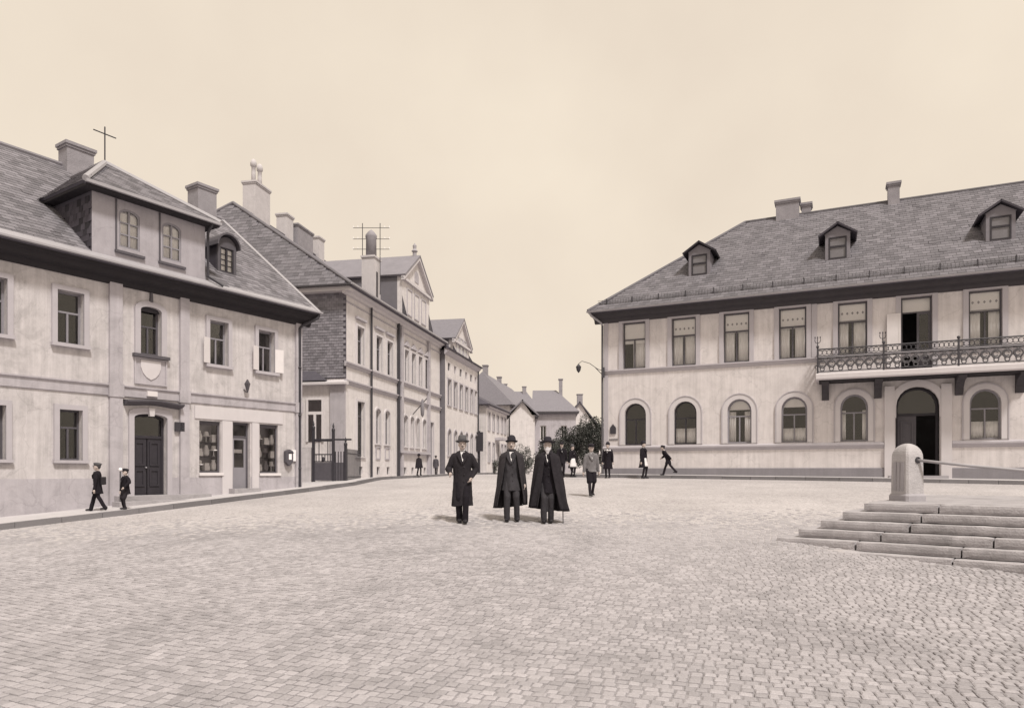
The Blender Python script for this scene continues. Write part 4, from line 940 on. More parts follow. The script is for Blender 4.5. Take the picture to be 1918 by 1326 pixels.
    mb().tube([(-.5, 16.5, ze + .03), (3.1, yr, zr + .03)], .09, 8).build('ridge_cap', 'slate', roof)
    chimney(H, 4.95, 6.5, 7.8, 8.6, 15.0, 18.0, 'chimney_white', 2); chimney(H, 8.4, 9.2, 7.8, 8.5, 15, 17.4, 'chimney_white'); chimney(H, 9.4, 11.4, 7.6, 8.4, 15, 17.1); chimney(H, 12.4, 13.2, 7.7, 8.3, 15, 17.3, 'chimney_white')
    # fire wall and tall stack by the eaves
    c = mb(); c.box(4.0, 4.9, .25, .95, 10.2, 12.9); c.box(3.94, 4.96, .2, 1.0, 12.9, 13.0); ch = c.build('chimney', 'chimney_white', H)
    mb().box(4.3, 4.5, .235, .26, 10.6, 12.2).build('chimney_door', 'wood_dark', ch)
    mb().lathe([(.29, 13.0), (.28, 14.0), (.31, 14.1), (.31, 14.2), (.16, 14.4), (.04, 14.5)], (4.45, .6, 0), 14).build('chimney_pot', 'brick_chimney', ch, smooth=True)
    # middle bay
    g = cross_gable(H, 7.25, 12.25, -.12, 10.24, 12.85, 14.6, y0, ze, sl, 'plaster_school', 'slate_wall', 'slate_wall')
    for a, b in ((8.0, 8.9), (9.3, 10.2), (10.6, 11.5)): mb().ring_y(outline(a, b, 10.7, 12.3), outline(a + .08, b - .08, 10.78, 12.22), -.16, -.119).build('gable_panel', 'trim_grey', g)
    mb().prism_y(outline(9.4, 10.1, 13.0, 13.7, .35), -.15, -.119).build('gable_hatch', 'plaster_grey', g)
    mb().lathe([(.12, 14.6), (.12, 14.9), (.2, 14.95), (.1, 15.1), (.12, 15.3), (.02, 15.45)], (9.75, 0, 0), 10).build('finial', 'stone', g)
    for a in (7.15, 12.1): mb().box(a, a + .3, -.16, -.002, .3, 9.85).build('corner_strip', 'plaster_grey', H)
    for a, m_ in ((2.85, 'iron'), (6.78, 'iron')):
        mb().tube([(a, -.1, 9.9), (a, -.1, 1.0)], .06 if a < 3 else .09, 8).build('downpipe', m_, H)
    for k, (a, b) in enumerate(up + rs):
        w = window(H, a, b, 6.78, 8.65, 0, .14, .06, .66, True, 1, 'grey_paint', 'trim', .12, 'trim', .08, .1, curtain=[(.05, .45), (.55, .95)] if k != 0 else None)
        if k < 3: mb().box(a - .16, b + .16, -.14, .01, 8.98, 9.1).build('window_hood', 'trim_grey', w)
        else: mb().prism_y([(a - .14, 8.86), (b + .14, 8.86), ((a + b) / 2, 9.2)], -.12, .01).build('window_hood', 'trim_grey', w)
    window(H, 1.22, 2.1, 2.23, 4.95, 0, .14, .06, .75, True, 1, 'wood_frame', 'trim', .12, 'trim')
    for a, b in [(3.57, 4.23), (4.86, 5.56)] + lo_r:
        window(H, a, b, 2.95, 4.80 if a < 6 else 4.78, .2, .14, .05, .7, False, 1, 'grey_paint', 'trim', .1, 'trim', curtain=[(.05, .95)], curtain_z=(2.97, 4.2))
    for a, b in ((3.6, 4.2), (4.9, 5.52)): mb().ring_y(outline(a, b, 2.12, 2.8), outline(a + .06, b - .06, 2.18, 2.74), -.05, .01).build('apron_panel', 'plaster_grey', H)
    mb().box(6.9, 12.3, -.22, -.003, 2.55, 2.68).build('ledge', 'trim_grey', H)
    d = mb(); d.box(12.62, 13.45, .1, .16, 1.2, 4.7); dd = d.build('door', 'grey_paint', H); mb().ring_y(outline(12.5, 13.57, 1.2, 4.82), outline(12.62, 13.45, 1.2, 4.7), -.05, .02).build('door_surround', 'trim', dd)
    return H
build_school()

def build_row_house():
    """next in the row: three-storey front with a gabled attic"""
    o = sc_(15.0, -.35); H = thing('gabled_row_house', 'narrow pale three-storey house with attic gable, between pedimented building and low house', 'house', (o[0], o[1], 1.0), SCA)
    L, D = 9.0, 10.; random.seed(11)
    cs = [.95 + 1.52 * i for i in range(5)] + [8.4]
    ops = [(c - .42, c + .42, 6.1, 7.9, 0) for c in cs] + [(c - .36, c + .36, 2.6, 4.4, .25) for c in cs] + [(c - .32, c + .32, 8.5, 9.05, 0) for c in cs]
    wall_holes(0, L, .3, 9.8, ops, .2).build('front_wall', 'plaster_school', H); shell(H, 0, L, D, .3, 9.8, 'plaster_school', 'slate_wall')  # near end wall coloured dark as slate to carry its shade
    for i, c in enumerate(cs):
        window(H, c - .42, c + .42, 6.1, 7.9, 0, .12, .06, .66, True, 1, 'grey_paint', 'trim_grey', .1, 'trim_grey', curtain=[(.05, .95)] if i else [(.5, .95)])
        window(H, c - .36, c + .36, 2.6, 4.4, .25, .12, .06, .6, True, 1, 'wood_frame', 'trim_grey', .1, 'trim_grey')
        mb().box(c - .32, c + .32, .1, .12, 8.5, 9.05).build('attic_hatch', 'plaster_grey' if i % 2 else 'wood_frame', H)
    mb().prism_x([(.01, 9.5), (-.1, 9.55), (-.3, 9.75), (-.3, 9.9), (.01, 9.9)], -.2, L + .1).build('cornice', 'trim_grey', H)
    ze, y0, yr, zr = 9.92, -.4, 5.0, 13.2; sl = (zr - ze) / (yr - y0)
    hip_roof(H, 'roof_dark', -.25, L + .25, y0, 10.4, ze, yr, zr, 0, 0)
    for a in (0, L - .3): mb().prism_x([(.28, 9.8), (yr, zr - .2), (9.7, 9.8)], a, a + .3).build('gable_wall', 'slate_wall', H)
    g = cross_gable(H, 1.7, 6.2, -.05, 9.9, 11.0, 12.7, y0, ze, sl, 'plaster_school', 'slate_wall', 'roof_far', .22)
    for a in (2.5, 3.5, 4.5): mb().ring_y(outline(a, a + .8, 10.05, 11.3), outline(a + .07, a + .73, 10.12, 11.23), -.1, -.049).build('window_frame', 'trim_grey', g); mb().box(a + .07, a + .73, -.07, -.052, 10.12, 11.23).build('pane', 'lamp_glass', g)
    chimney(H, 7.2, 7.8, 1.6, 2.2, 10.5, 12.6, 'brick_chimney')
    mb().tube([(L - .1, -.1, 9.7), (L - .1, -.1, 1.0)], .06, 6).build('downpipe', 'iron', H)
    return H
build_row_house()

def build_low_house():
    o = sc_(25.0, -.85); H = thing('low_row_house', 'low two-storey pale house farther along the street, hip roof, below grey roof', 'house', (o[0], o[1], 1.0), SCA)
    L, D = 8.2, 9.; random.seed(12); cs = [.9, 2.6, 4.3, 6.0, 7.4]
    ops = [(c - .36, c + .36, 4.95, 6.4, 0) for c in cs] + [(c - .36, c + .36, 2.3, 3.9, 0) for c in cs]
    wall_holes(0, L, .3, 7.0, ops, .2).build('front_wall', 'plaster_school', H); shell(H, 0, L, D, .3, 7.0, 'plaster_school')
    for c in cs:
        window(H, c - .36, c + .36, 4.95, 6.4, 0, .12, .06, None, True, 1, 'wood_frame', 'trim_grey', .1, 'trim_grey'); window(H, c - .36, c + .36, 2.3, 3.9, 0, .12, .06, None, True, 1, 'wood_frame', 'trim_grey', .1, 'trim_grey')
    mb().box(.0, L, -.28, .0, 6.75, 6.98).build('cornice', 'trim_grey', H)
    hip_roof(H, 'roof_dark', -.4, L + .4, -.4, 9.4, 7.0, 4.5, 9.6, 2.4, 2.4)
    mb().box(3.2, 4.9, -.75, -.02, 4.2, 4.42).build('awning_board', 'trim_grey', H)
    return H
build_low_house()

def simple_house(name, label, loc, ang, L, D, ze, zr, hips, wall, roofm, end=None, wins=(), cat='house', chim=()):
    H = thing(name, label, cat, (loc[0], loc[1], .9), ang)
    ops = [(a, b, c, d, 0) for a, b, c, d in wins]
    wall_holes(0, L, .3, ze, ops, .2).build('front_wall', wall, H); shell(H, 0, L, D, .3, ze, end or wall)
    if not hips[0]: mb().prism_x([(.28, ze), (D / 2, zr - .15), (D - .05, ze)], 0, .3).build('gable_wall', end or wall, H)
    if not hips[1]: mb().prism_x([(.28, ze), (D / 2, zr - .15), (D - .05, ze)], L - .3, L).build('gable_wall', end or wall, H)
    hip_roof(H, roofm, -.35, L + .35, -.45, D + .45, ze + .02, D / 2, zr, *hips)
    mb().box(-.3, L + .3, -.4, -.002, ze - .22, ze).build('cornice', 'cornice_paint_shade', H)
    for a, b, c, d in wins: window(H, a, b, c, d, 0, .1, .07, None, True, 1, 'white_paint', None, .1, 'trim_grey')
    for (x, y, w, h) in chim: chimney(H, x, x + w, y, y + w, ze + .5, h)
    return H
# tall grey roof behind the low house, house closing the street, house in the trees
p = sc_(46.5, 1.5)
simple_house('steep_roofed_house', 'pale house with big grey roof rising behind the low street house', p, SCA, 20, 7, 9.0, 13.0, (1.2, 2.0), 'plaster', 'roof_far', chim=((1.6, 3.1, .55, 13.9), (9.5, 3.2, .5, 13.6)))
simple_house('far_ridge_house', 'distant house whose grey ridge and chimneys show over the white gable', (-2.2, 108.), R(4), 7.5, 9, 9.5, 14.4, (0, 3), 'plaster', 'roof_far', chim=((1.2, 4.0, .5, 15.6), (4.2, 4.0, .6, 15.2)))
simple_house('street_end_house', 'grey-fronted house with windows closing the far end of the street', (2.45, 74.), R(-3), 4.35, 9, 7.8, 10.6, (0, 2.4), 'plaster_grey', 'roof_far', 'plaster_school', ((.55, 1.2, 4.75, 6.35), (2.75, 3.4, 4.75, 6.35)), chim=((2.6, 3.6, .4, 11.8),))
simple_house('white_annex', 'white windowless gable standing left of the grey-fronted house', (2.36, 72.), R(90), 5, 2.55, 7.3, 8.9, (0, 0), 'plaster_school', 'roof_far')
simple_house('garden_house', 'house with dark slanting roof and chimney half hidden behind shrubs and town house', (12.4, 97.), R(90), 6.0, 5.9, 7.0, 11.2, (0, 0), 'plaster_school', 'roof_dark', chim=((.2, 2.5, .75, 12.3),))

# ------------------------------------------------------------------ stone steps, post and bar
def rough_block(x0, x1, y0, y1, z0, z1, amp=.007, st=.11):
    bm = bmesh.new(); V = {}; nx, ny, nz = max(2, int((x1 - x0) / st)), max(2, int((y1 - y0) / st)), 3
    def v(i, j, k):
        if (i, j, k) not in V:
            p = Vector((x0 + (x1 - x0) * i / nx, y0 + (y1 - y0) * j / ny, z0 + (z1 - z0) * k / nz)); e = sum((i in (0, nx), j in (0, ny), k in (0, nz)))
            c = Vector(((x0 + x1) / 2, (y0 + y1) / 2, (z0 + z1) / 2)); d = Vector((0, 0, 0))
            if e >= 2:                                  # arrises worn back unevenly
                w = .010 + .012 * max(0, noise.noise(p * 6.3 + Vector((7, 3, 1))))
                d = Vector(((1 if i == 0 else -1 if i == nx else 0), (1 if j == 0 else -1 if j == ny else 0), (1 if k == 0 else -1 if k == nz else 0))) * w
            V[(i, j, k)] = bm.verts.new(p + d + Vector((noise.noise(p * 3.1), noise.noise(p * 3.3 + Vector((5, 0, 0))), noise.noise(p * 2.9 + Vector((0, 9, 0))))) * amp)
        return V[(i, j, k)]
    for i in range(nx):
        for j in range(ny):
            for k in (0, nz): bm.faces.new((v(i, j, k), v(i + 1, j, k), v(i + 1, j + 1, k), v(i, j + 1, k)))
    for i in range(nx):
        for k in range(nz):
            for j in (0, ny): bm.faces.new((v(i, j, k), v(i + 1, j, k), v(i + 1, j, k + 1), v(i, j, k + 1)))
    for j in range(ny):
        for k in range(nz):
            for i in (0, nx): bm.faces.new((v(i, j, k), v(i, j + 1, k), v(i, j + 1, k + 1), v(i, j, k + 1)))
    bmesh.ops.recalc_face_normals(bm, faces=bm.faces); me = bpy.data.meshes.new('step_stone'); bm.to_mesh(me); bm.free(); me.materials.append(M['stone_step']); return me
def build_steps():
    ang = math.atan2(SA.y, SA.x)
    T = thing('stone_steps', 'broad flight of worn stone steps rising to a platform, cut by the frame', 'steps', (SP0.x, SP0.y, 0), ang)
    random.seed(31); LX, LY = 6.5, 6.0
    mb().box(.28, LX, .28, LY, -.3, SZ - .004).build('platform', 'stone_step', T)
    for k in range(6):
        o = -SW * k; z1 = SZ - SH * k; z0 = z1 - SH - .012
        x = o; first = True
        while x < LX - .2:
            L = random.uniform(1.5, 2.3) if not first else random.uniform(1.2, 1.6); e = min(x + L, LX)
            link('step_stone', rough_block(x + .003, e - .004, o + random.uniform(-.012, .006), o + SW + .03, z0, z1 - random.uniform(0, .006)), T); x = e; first = False
        y = o + SW + .031
        while y < LY - .2:
            e = min(y + random.uniform(1.3, 1.9), LY); link('step_stone', rough_block(o + random.uniform(-.012, .006), o + SW + .03, y + .003, e - .004, z0, z1 - random.uniform(0, .006)), T); y = e
    return T
build_steps()
def stone_post(loc, label, rz):
    T = thing('stone_post', label, 'post', loc, rz, world_z=False)
    b = mb(); w = .215; prof = []
    def sq(hw, z, n=4):
        pts = []; c = .035
        for sx, sy in ((1, 1), (-1, 1), (-1, -1), (1, -1)): pass
        k = hw - c * hw / .215
        return [(hw, -k, z), (hw, k, z), (k, hw, z), (-k, hw, z), (-hw, k, z), (-hw, -k, z), (-k, -hw, z), (k, -hw, z)]
    rings = [sq(w + .0, .13), sq(w, .3), sq(w - .004, .6), sq(w - .008, .86)] + [sq((w - .008) * math.cos(t), .86 + .27 * math.sin(t)) for t in (.2, .42, .65, .88, 1.1, 1.3, 1.45)]
    V = [p for r in rings for p in r]; F = [(i * 8 + k, i * 8 + (k + 1) % 8, (i + 1) * 8 + (k + 1) % 8, (i + 1) * 8 + k) for i in range(len(rings) - 1) for k in range(8)] + [tuple(range(7, -1, -1)), tuple(range((len(rings) - 1) * 8, len(rings) * 8))]
    b.add(V, F).build('shaft', 'stone_post', T)
    r2 = [sq(w + .03, -.02), sq(w + .03, .10), sq(w + .005, .14)]; V = [p for r in r2 for p in r]
    mb().add(V, [(i * 8 + k, i * 8 + (k + 1) % 8, (i + 1) * 8 + (k + 1) % 8, (i + 1) * 8 + k) for i in range(2) for k in range(8)] + [tuple(range(7, -1, -1)), tuple(range(16, 24))]).build('foot', 'stone', T)
    # fluted panel on the left face
    for i in range(3): mb().box(-w - .012, -w + .01, -.13 + i * .09, -.07 + i * .09, .2, .76).build('flute', 'stone', T)
    mb().torus((0.04, -w - .004, .80), .05, .016, 'y', 14, 6).build('bar_socket', 'iron', T)
    return T
PZ = SZ; p1 = Vector((7.83, 13.75, PZ)); rz = R(45) - math.atan2(7.83, 13.75)
stone_post(p1, 'weathered round-topped stone post at the top of the steps', rz)
p2 = Vector((10.3, 12.0, PZ)); stone_post(p2, 'second round-topped stone post at the far end of the iron bar', rz)
cz, sz_ = math.cos(rz), math.sin(rz)
s0 = p1 + Vector((cz * .04 + sz_ * .2, sz_ * .04 - cz * .2, .80)); s1 = p2 + Vector((-.12, .1, .5))
tag(mb().tube([s0 + (s0 - s1).normalized() * .1, s0.lerp(s1, .3) - Vector((0, 0, .02)), s0.lerp(s1, .7) - Vector((0, 0, .02)), s1], .03, 10).build('iron_bar', 'zinc', None, smooth=True), 'pale iron bar reaching from the stone post out to the right', 'railing')

# ------------------------------------------------------------------ gate between the shop house and the slated building
def build_gate():
    G0 = Vector((-8.35, 29.2, 0)); G1 = Vector((-6.95, 29.0, 0)); G2 = Vector((-6.95, 31.9, 0)); z = 1.02
    T = thing('iron_gate', 'dark iron garden gate with tall posts between shop house and slated building', 'gate', (G0.x, G0.y, z), math.atan2(G1.y - G0.y, G1.x - G0.x))
    L = (G1 - G0).length
    for x, h in ((0, 2.45), (L * .62, 2.35), (L, 1.75)):
        b = mb(); b.box(x - .05, x + .05, -.05, .05, z - .1, z + h - .2); b.lathe([(.075, z + h - .2), (.075, z + h - .12), (.03, z + h - .06), (.05, z + h), (.01, z + h + .14)], (x, 0, 0), 10); b.build('gate_post', 'iron', T)
    for zz in (z + .85, z + 1.15, z + 1.72): mb().box(.05, L * .62 - .05, -.02, .02, zz, zz + .05).build('gate_rail', 'iron', T)
    mb().box(.05, L + .25, -.03, .03, z + 1.76, z + 1.83).build('lintel_bar', 'iron', T)
    mb().box(.05, L * .62 - .05, -.012, .012, z + .08, z + .84).build('lower_panel', 'wood_frame', T)
    for i in range(6): x = .05 + (L * .62 - .1) * (i + .5) / 6; mb().box(x - .014, x + .014, -.014, .014, z + .9, z + (1.73 if i % 3 == 1 else 1.16)).build('gate_bar', 'iron', T)
    for i in range(4): x = L * .66 + (L * .34) * (i + .3) / 4; mb().box(x - .016, x + .016, -.016, .016, z + .05, z + 1.3).build('gate_bar', 'iron', T)
    mb().box(L * .64, L, -.012, .012, z + .08, z + .84).build('lower_panel', 'wood_frame', T)
    mb().ell((L * .31, -.03, z + .98), (.07, .03, .1), 10, 6).build('rosette', 'iron', T)
    F = thing('iron_fence', 'short dark railing running back from the gate to the slated building', 'fence', (G1.x, G1.y, z), math.atan2(G2.y - G1.y, G2.x - G1.x)); L2 = (G2 - G1).length
    for zz in (z + .2, z + 1.2): mb().box(.08, L2, -.02, .02, zz, zz + .05).build('fence_rail', 'iron', F)
    for i in range(14): x = .12 + (L2 - .2) * i / 13; mb().box(x - .014, x + .014, -.014, .014, z - .05, z + 1.42).build('fence_bar', 'iron', F)
    W = tag(mb().box(-9.9, -8.45, 29.15, 29.4, .6, 2.5).build('garden_wall', 'plaster', None), 'short plastered wall piece joining the gate to the shop house', 'wall')
build_gate()
# lean-to tile seen low behind the gate
# ------------------------------------------------------------------ small fittings
def at_house(H, x, y, z):
    c, s = math.cos(H.rotation_euler.z), math.sin(H.rotation_euler.z); return (H.location.x + c * x - s * y, H.location.y + s * x + c * y, z)
def fittings():
    T = thing('wall_lantern', 'small three-sided lantern on bracket above the shop fascia', 'lamp', at_house(LH, -2.36, 0, 4.1), LHA, world_z=False)
    mb().tube([(0, 0, .1), (0, -.1, .02), (0, -.2, .0)], .018, 6).build('bracket', 'iron', T)
    mb().lathe([(.02, .0), (.10, .27), (.11, .30), (.02, .44)], (0, -.2, -.02), 3).build('lantern', 'wood_frame', T)
    T = thing('letter_box', 'wall letter box with posted bills left of the downpipe', 'box', at_house(LH, -.56, -.03, 1.7), LHA, world_z=False)
    b = mb(); b.box(-.2, .1, -.13, .0, .12, .5); b.prism_y([(-.2, .5), (.1, .5), (-.05, .56)], -.13, 0); b.prism_y([(-.2, .12), (.1, .12), (-.05, -.02)], -.13, 0); mb().box(.12, .3, -.03, 0, .15, .55).build('posted_bill', 'goods_pale', T); b.build('case', 'wood_frame', T)
    mb().box(-.09, .03, -.137, -.131, .2, .4).build('notice', 'goods_pale', T); mb().box(-.13, .13, -.139, -.131, .43, .46).build('slot', 'iron', T)
    T = tag(mb().box(0, .36, -.04, .0, 0, .42).build('sign_board', 'iron', None), 'small black square sign on plastered end wall above gate', 'sign'); p = sc_(-.1, 2.72); T.location = (p[0], p[1], 4.35); T.rotation_euler.z = R(-9)
    # banner board on the slated building's front
    p = sc_(9.4, 0); T = thing('wall_flag', 'furled dark flag on a slanting pole over the street pavement', 'flag', (p[0], p[1], 4.95), SCA, world_z=False)
    mb().tube([(0, -.02, 0), (0, -.9, .95)], .03, 6).build('pole', 'iron_light', T); mb().lathe([(.02, 0), (.1, .12), (.13, .5), (.08, 1.0), (.02, 1.1)], (0, -.62, -.18), 8).build('cloth', 'plaster_socle', T, smooth=True)
    # corner bracket lamp of the town house
    T = thing('bracket_lamp', 'street lamp hung from a curled iron bracket on the town house corner', 'lamp', (RHC.x - .05, RHC.y - .1, 5.75), 0, world_z=False)
    mb().tube([(0, 0, .2), (-.25, -.05, .28), (-.6, -.1, .52), (-.95, -.12, .62), (-1.1, -.12, .5)], .014, 6).build('bracket', 'iron', T); mb().tube([(0, 0, 0), (-.35, -.06, .34)], .016, 6).build('stay', 'iron', T)
    mb().box(-.06, .06, -.1, .02, -.1, .35).build('wall_plate', 'iron', T)
    mb().lathe([(.015, .50), (.05, .45), (.12, .37), (.085, .2), (.03, .12), (.01, .1)], (-1.1, -.12, 0), 10).build('lantern', 'iron', T)
    # sign post at the far row
    T = thing('sign_post', 'slim post with dark sign board standing before the low row house', 'sign', (-2.62, 56.2, G(-2.62, 56.2) + .12), 0, world_z=False)
    mb().tube([(0, 0, 0), (0, 0, 3.4)], .05, 8).build('post', 'wood_dark', T); mb().box(-.28, .28, -.05, .05, 1.75, 3.3).build('board', 'wood_dark', T)
    # knob-topped handrail post by the street door
    p = lh(-6.75, -.7); T = thing('door_post', 'slim post with pale knob beside the street door steps', 'post', (p[0], p[1], .55), LHA, world_z=False)
    mb().tube([(0, 0, 0), (0, 0, .95)], .022, 8).build('shaft', 'iron_light', T); mb().ell((0, 0, .99), (.05, .05, .05), 10, 7).build('knob', 'goods_pale', T, smooth=True)
    # roof mast with cross arm and the telegraph frame
    p = lh(-5.6, 2.4); T = thing('roof_mast', 'thin iron mast with cross arm on the attic dormer roof', 'mast', (p[0], p[1], 11.05), LHA, world_z=False)
    mb().tube([(0, 0, -.05), (0, 0, 1.15)], .022, 6).build('mast', 'iron', T); mb().tube([(-.34, 0, .93), (.34, 0, .93)], .018, 6).build('cross_arm', 'iron', T)
    p = sc_(4.4, .6); T = thing('telegraph_frame', 'iron telegraph frame with three cross arms around the round chimney', 'telegraph frame', (p[0], p[1], 13.0), R(0), world_z=False)
    for x in (-.45, .5): mb().tube([(x, 0, -2.0), (x, 0, 1.85)], .020, 6).build('upright', 'iron', T)
    for z in (.45, 1.0, 1.6):
        mb().tube([(-.95, 0, z), (1.0, 0, z)], .015, 6).build('cross_arm', 'iron', T)
        for x in (-.95, -.7, .75, 1.0): mb().lathe([(.012, z), (.022, z + .03), (.02, z + .08), (.008, z + .10)], (x, 0, 0), 8).build('insulator', 'goods_pale', T)
fittings()

# goods on the shop shelves
def goods():
    random.seed(41); n = 0
    spots = []
    for wname, p, q, z0 in (('first', -3.96, -3.22, 1.45), ('second', -1.74, -.98, 1.43)):
        for si, sz in enumerate((.065, .525, .975)):
            for k in range(3): spots.append((wname, p + .14 + (q - p - .24) * k / 2, z0 + sz, si, k))
    shelf = ('bottom', 'middle', 'top'); pos = ('left', 'middle', 'right')
    for wname, x, z, si, k in spots:
        c = at_house(LH, x, .15 + random.uniform(.06, .1), z); kind = (si + k + (wname == 'second')) % 3; wn2 = 'shop window beside the street door' if wname == 'first' else 'shop window beside the downpipe'
        b = mb(); m = 'goods_pale' if random.random() < .82 else 'goods_mid'
        if kind == 0:
            b.lathe([(.04, 0), (.015, .03), (.015, .14), (.12, .15), (.13, .165), (.075, .18), (.07, .25), (.05, .28), (.01, .285)], n=14); nm, lab = 'display_hat', f'hat on a stand at {pos[k]} of {shelf[si]} shelf, {wn2}'
        elif kind == 1:
            b.box(-.09, .09, -.07, .07, 0, .12); b.box(-.075, .075, -.055, .055, .122, .2); nm, lab = 'stacked_parcel', f'pale parcels piled at {pos[k]} of {shelf[si]} shelf, {wn2}'
        else:
            b.lathe([(.05, 0), (.085, .05), (.09, .16), (.06, .22), (.05, .27), (.065, .29)], n=14); nm, lab = 'jar', f'round jar at {pos[k]} of {shelf[si]} shelf, {wn2}'
        if m == 'goods_mid': lab = lab.replace('pale ', 'grey ')
        o = b.build(nm, m, None, smooth=kind != 1); o.location = c; o.scale = (1.1, 1.0, 1.2); o.rotation_euler.z = LHA + random.uniform(-.3, .3); tag(o, lab, 'shop goods', 'goods shown in the shop windows')
goods()

# ------------------------------------------------------------------ shrubs
def shrub(name, label, loc, rx, ry, h, leafm, n=2600, seed=1, trunk=True, lf=.095):
    random.seed(seed); T = thing(name, label, 'shrub', loc, 0, 'shrubs at the street mouth', world_z=False)
    b = mb()
    for i in range(6):
        a = 2 * math.pi * i / 6 + random.uniform(-.3, .3); e = Vector((rx * .55 * math.cos(a), ry * .55 * math.sin(a), h * random.uniform(.55, .85)))
        b.tube([(0, 0, -.05), e * .45 + Vector((0, 0, .1)), e], [.05, .035, .012], 6)
    b.build('trunk', 'bark', T)
    lumps = [(random.uniform(-.6, .6) * rx, random.uniform(-.6, .6) * ry, random.uniform(.22, .86) * h, random.uniform(.25, .45)) for _ in range(22)]
    V, F = [], []
    for i in range(n):
        lx, ly, lz, s = random.choice(lumps); v = Vector((random.gauss(0, 1), random.gauss(0, 1), random.gauss(0, 1))).normalized() * random.uniform(.55, 1) ** .5
        p = Vector((lx + v.x * rx * s, ly + v.y * ry * s, max(.05, lz + v.z * h * s * .55)))
        a = Vector((random.gauss(0, 1), random.gauss(0, 1), random.gauss(0, 1))).normalized() * lf * random.uniform(.6, 1.2); c = a.cross(Vector((random.gauss(0, 1), random.gauss(0, 1), random.gauss(0, 1)))).normalized() * lf * .38
        k = len(V); V += [tuple(p), tuple(p + a * .5 + c), tuple(p + a), tuple(p + a * .5 - c)]; F.append((k, k + 1, k + 2, k + 3))
    m = MB(); m.v = V; m.f = F; tag(m.build('crown', leafm, T, fix=False), kind='stuff')
shrub('broad_shrub', 'big dark leafy shrub left of the town house corner', (4.1, 46.5, 1.2), 1.55, 1.3, 3.5, 'leaf', 12000, 2)
shrub('low_shrub', 'lower dark shrub in front of the grey house at the street mouth', (2.7, 49.5, 1.2), 1.3, 1.1, 2.7, 'leaf', 8000, 3)
shrub('tall_shrub', 'taller shrub against the downpipe of the town house', (5.2, 43.5, 1.2), 1.1, 1.1, 3.7, 'leaf', 9500, 4)
shrub('grey_shrub', 'pale grey-leaved shrub seen between the walking men', (1.1, 63, 1.2), 1.1, 1.0, 2.6, 'leaf_grey', 4500, 5)
shrub('far_shrub', 'small grey bush at the foot of the low row house', (-1.6, 60, 1.2), .9, .8, 1.3, 'leaf_grey', 1600, 6)

# ------------------------------------------------------------------ people
def remesh(b, voxel, smooth=3, name='form', fold=0., fscale=9., zonly=None):
    me = b.mesh(name, True); o = bpy.data.objects.new('tmp', me); col.objects.link(o)
    r = o.modifiers.new('r', 'REMESH'); r.mode = 'VOXEL'; r.voxel_size = voxel
    if smooth: s = o.modifiers.new('s', 'SMOOTH'); s.factor = .5; s.iterations = smooth
    dg = bpy.context.evaluated_depsgraph_get(); ev = o.evaluated_get(dg); out = bpy.data.meshes.new_from_object(ev)
    bpy.data.objects.remove(o); bpy.data.meshes.remove(me)
    if fold:
        n = len(out.vertices); co = np.empty(n * 3); no = np.empty(n * 3); out.vertices.foreach_get('co', co); out.vertices.foreach_get('normal', no); co = co.reshape(-1, 3); no = no.reshape(-1, 3)
        for i in range(n):
            p = co[i]; f = noise.noise((p[0] * fscale, p[1] * fscale, p[2] * fscale * .28)) + .4 * noise.noise((p[0] * fscale * 2.7, p[1] * fscale * 2.7, p[2] * fscale * 1.1)); co[i] = p + no[i] * f * fold
        out.vertices.foreach_set('co', co.ravel()); out.update()
    out.polygons.foreach_set('use_smooth', [True] * len(out.polygons)); return out
def limb(b, pts, rads):
    P = [Vector(p) for p in pts]
    for i in range(len(P) - 1):
        k = 5; b.tube([P[i].lerp(P[i + 1], t / k) for t in range(k + 1)], [rads[i] + (rads[i + 1] - rads[i]) * t / k for t in range(k + 1)], 10)
    for p, r in zip(P, rads): b.ell(p, (r, r, r), 10, 7)
def rings(b, R_, n=24, fold=None):
    V = []
    for j, (cx, cy, z, rx, ry) in enumerate(R_):
        for k in range(n):
            a = 2 * math.pi * k / n; f = 1.
            if fold: f = 1 + fold[j] * math.sin(a * 7 + j * .25)
            V.append((cx + rx * f * math.cos(a), cy + ry * f * math.sin(a), z))
    F = [(i * n + k, i * n + (k + 1) % n, (i + 1) * n + (k + 1) % n, (i + 1) * n + k) for i in range(len(R_) - 1) for k in range(n)]
    F += [tuple(range(n - 1, -1, -1)), tuple(range((len(R_) - 1) * n, len(R_) * n))]; return b.add(V, F)
def hand(b, w, d, side, k, curl=.5):
    """palm and five unequal, bent fingers; w wrist, d direction of the palm"""
    w = Vector(w); d = Vector(d).normalized(); sx = Vector((0, 1, 0)) if abs(d.y) < .8 else Vector((0, 0, 1))
    acr = (sx - d * sx.dot(d)).normalized(); nrm = d.cross(acr).normalized() * (-side)
    b.tube([w - d * .02 * k, w + d * .05 * k, w + d * .09 * k], [.026 * k, .036 * k, .034 * k], 8)
    for i, (o, L) in enumerate(((-.03, .068), (-.01, .08), (.011, .076), (.031, .058))):
        p0 = w + d * .085 * k + acr * o * k; p1 = p0 + (d * math.cos(curl * .6) + nrm * math.sin(curl * .6)) * L * .5 * k; p2 = p1 + (d * math.cos(curl * 1.7) + nrm * math.sin(curl * 1.7)) * L * .5 * k
        b.tube([p0, p1, p2], [.0095 * k, .009 * k, .0075 * k], 7)
    p0 = w + d * .03 * k - acr * .034 * k; p1 = p0 + (d * .6 - acr * .8).normalized() * .035 * k; p2 = p1 + (d * .9 - acr * .2 + nrm * .3).normalized() * .03 * k
    b.tube([p0, p1, p2], [.012 * k, .0105 * k, .0085 * k], 7)
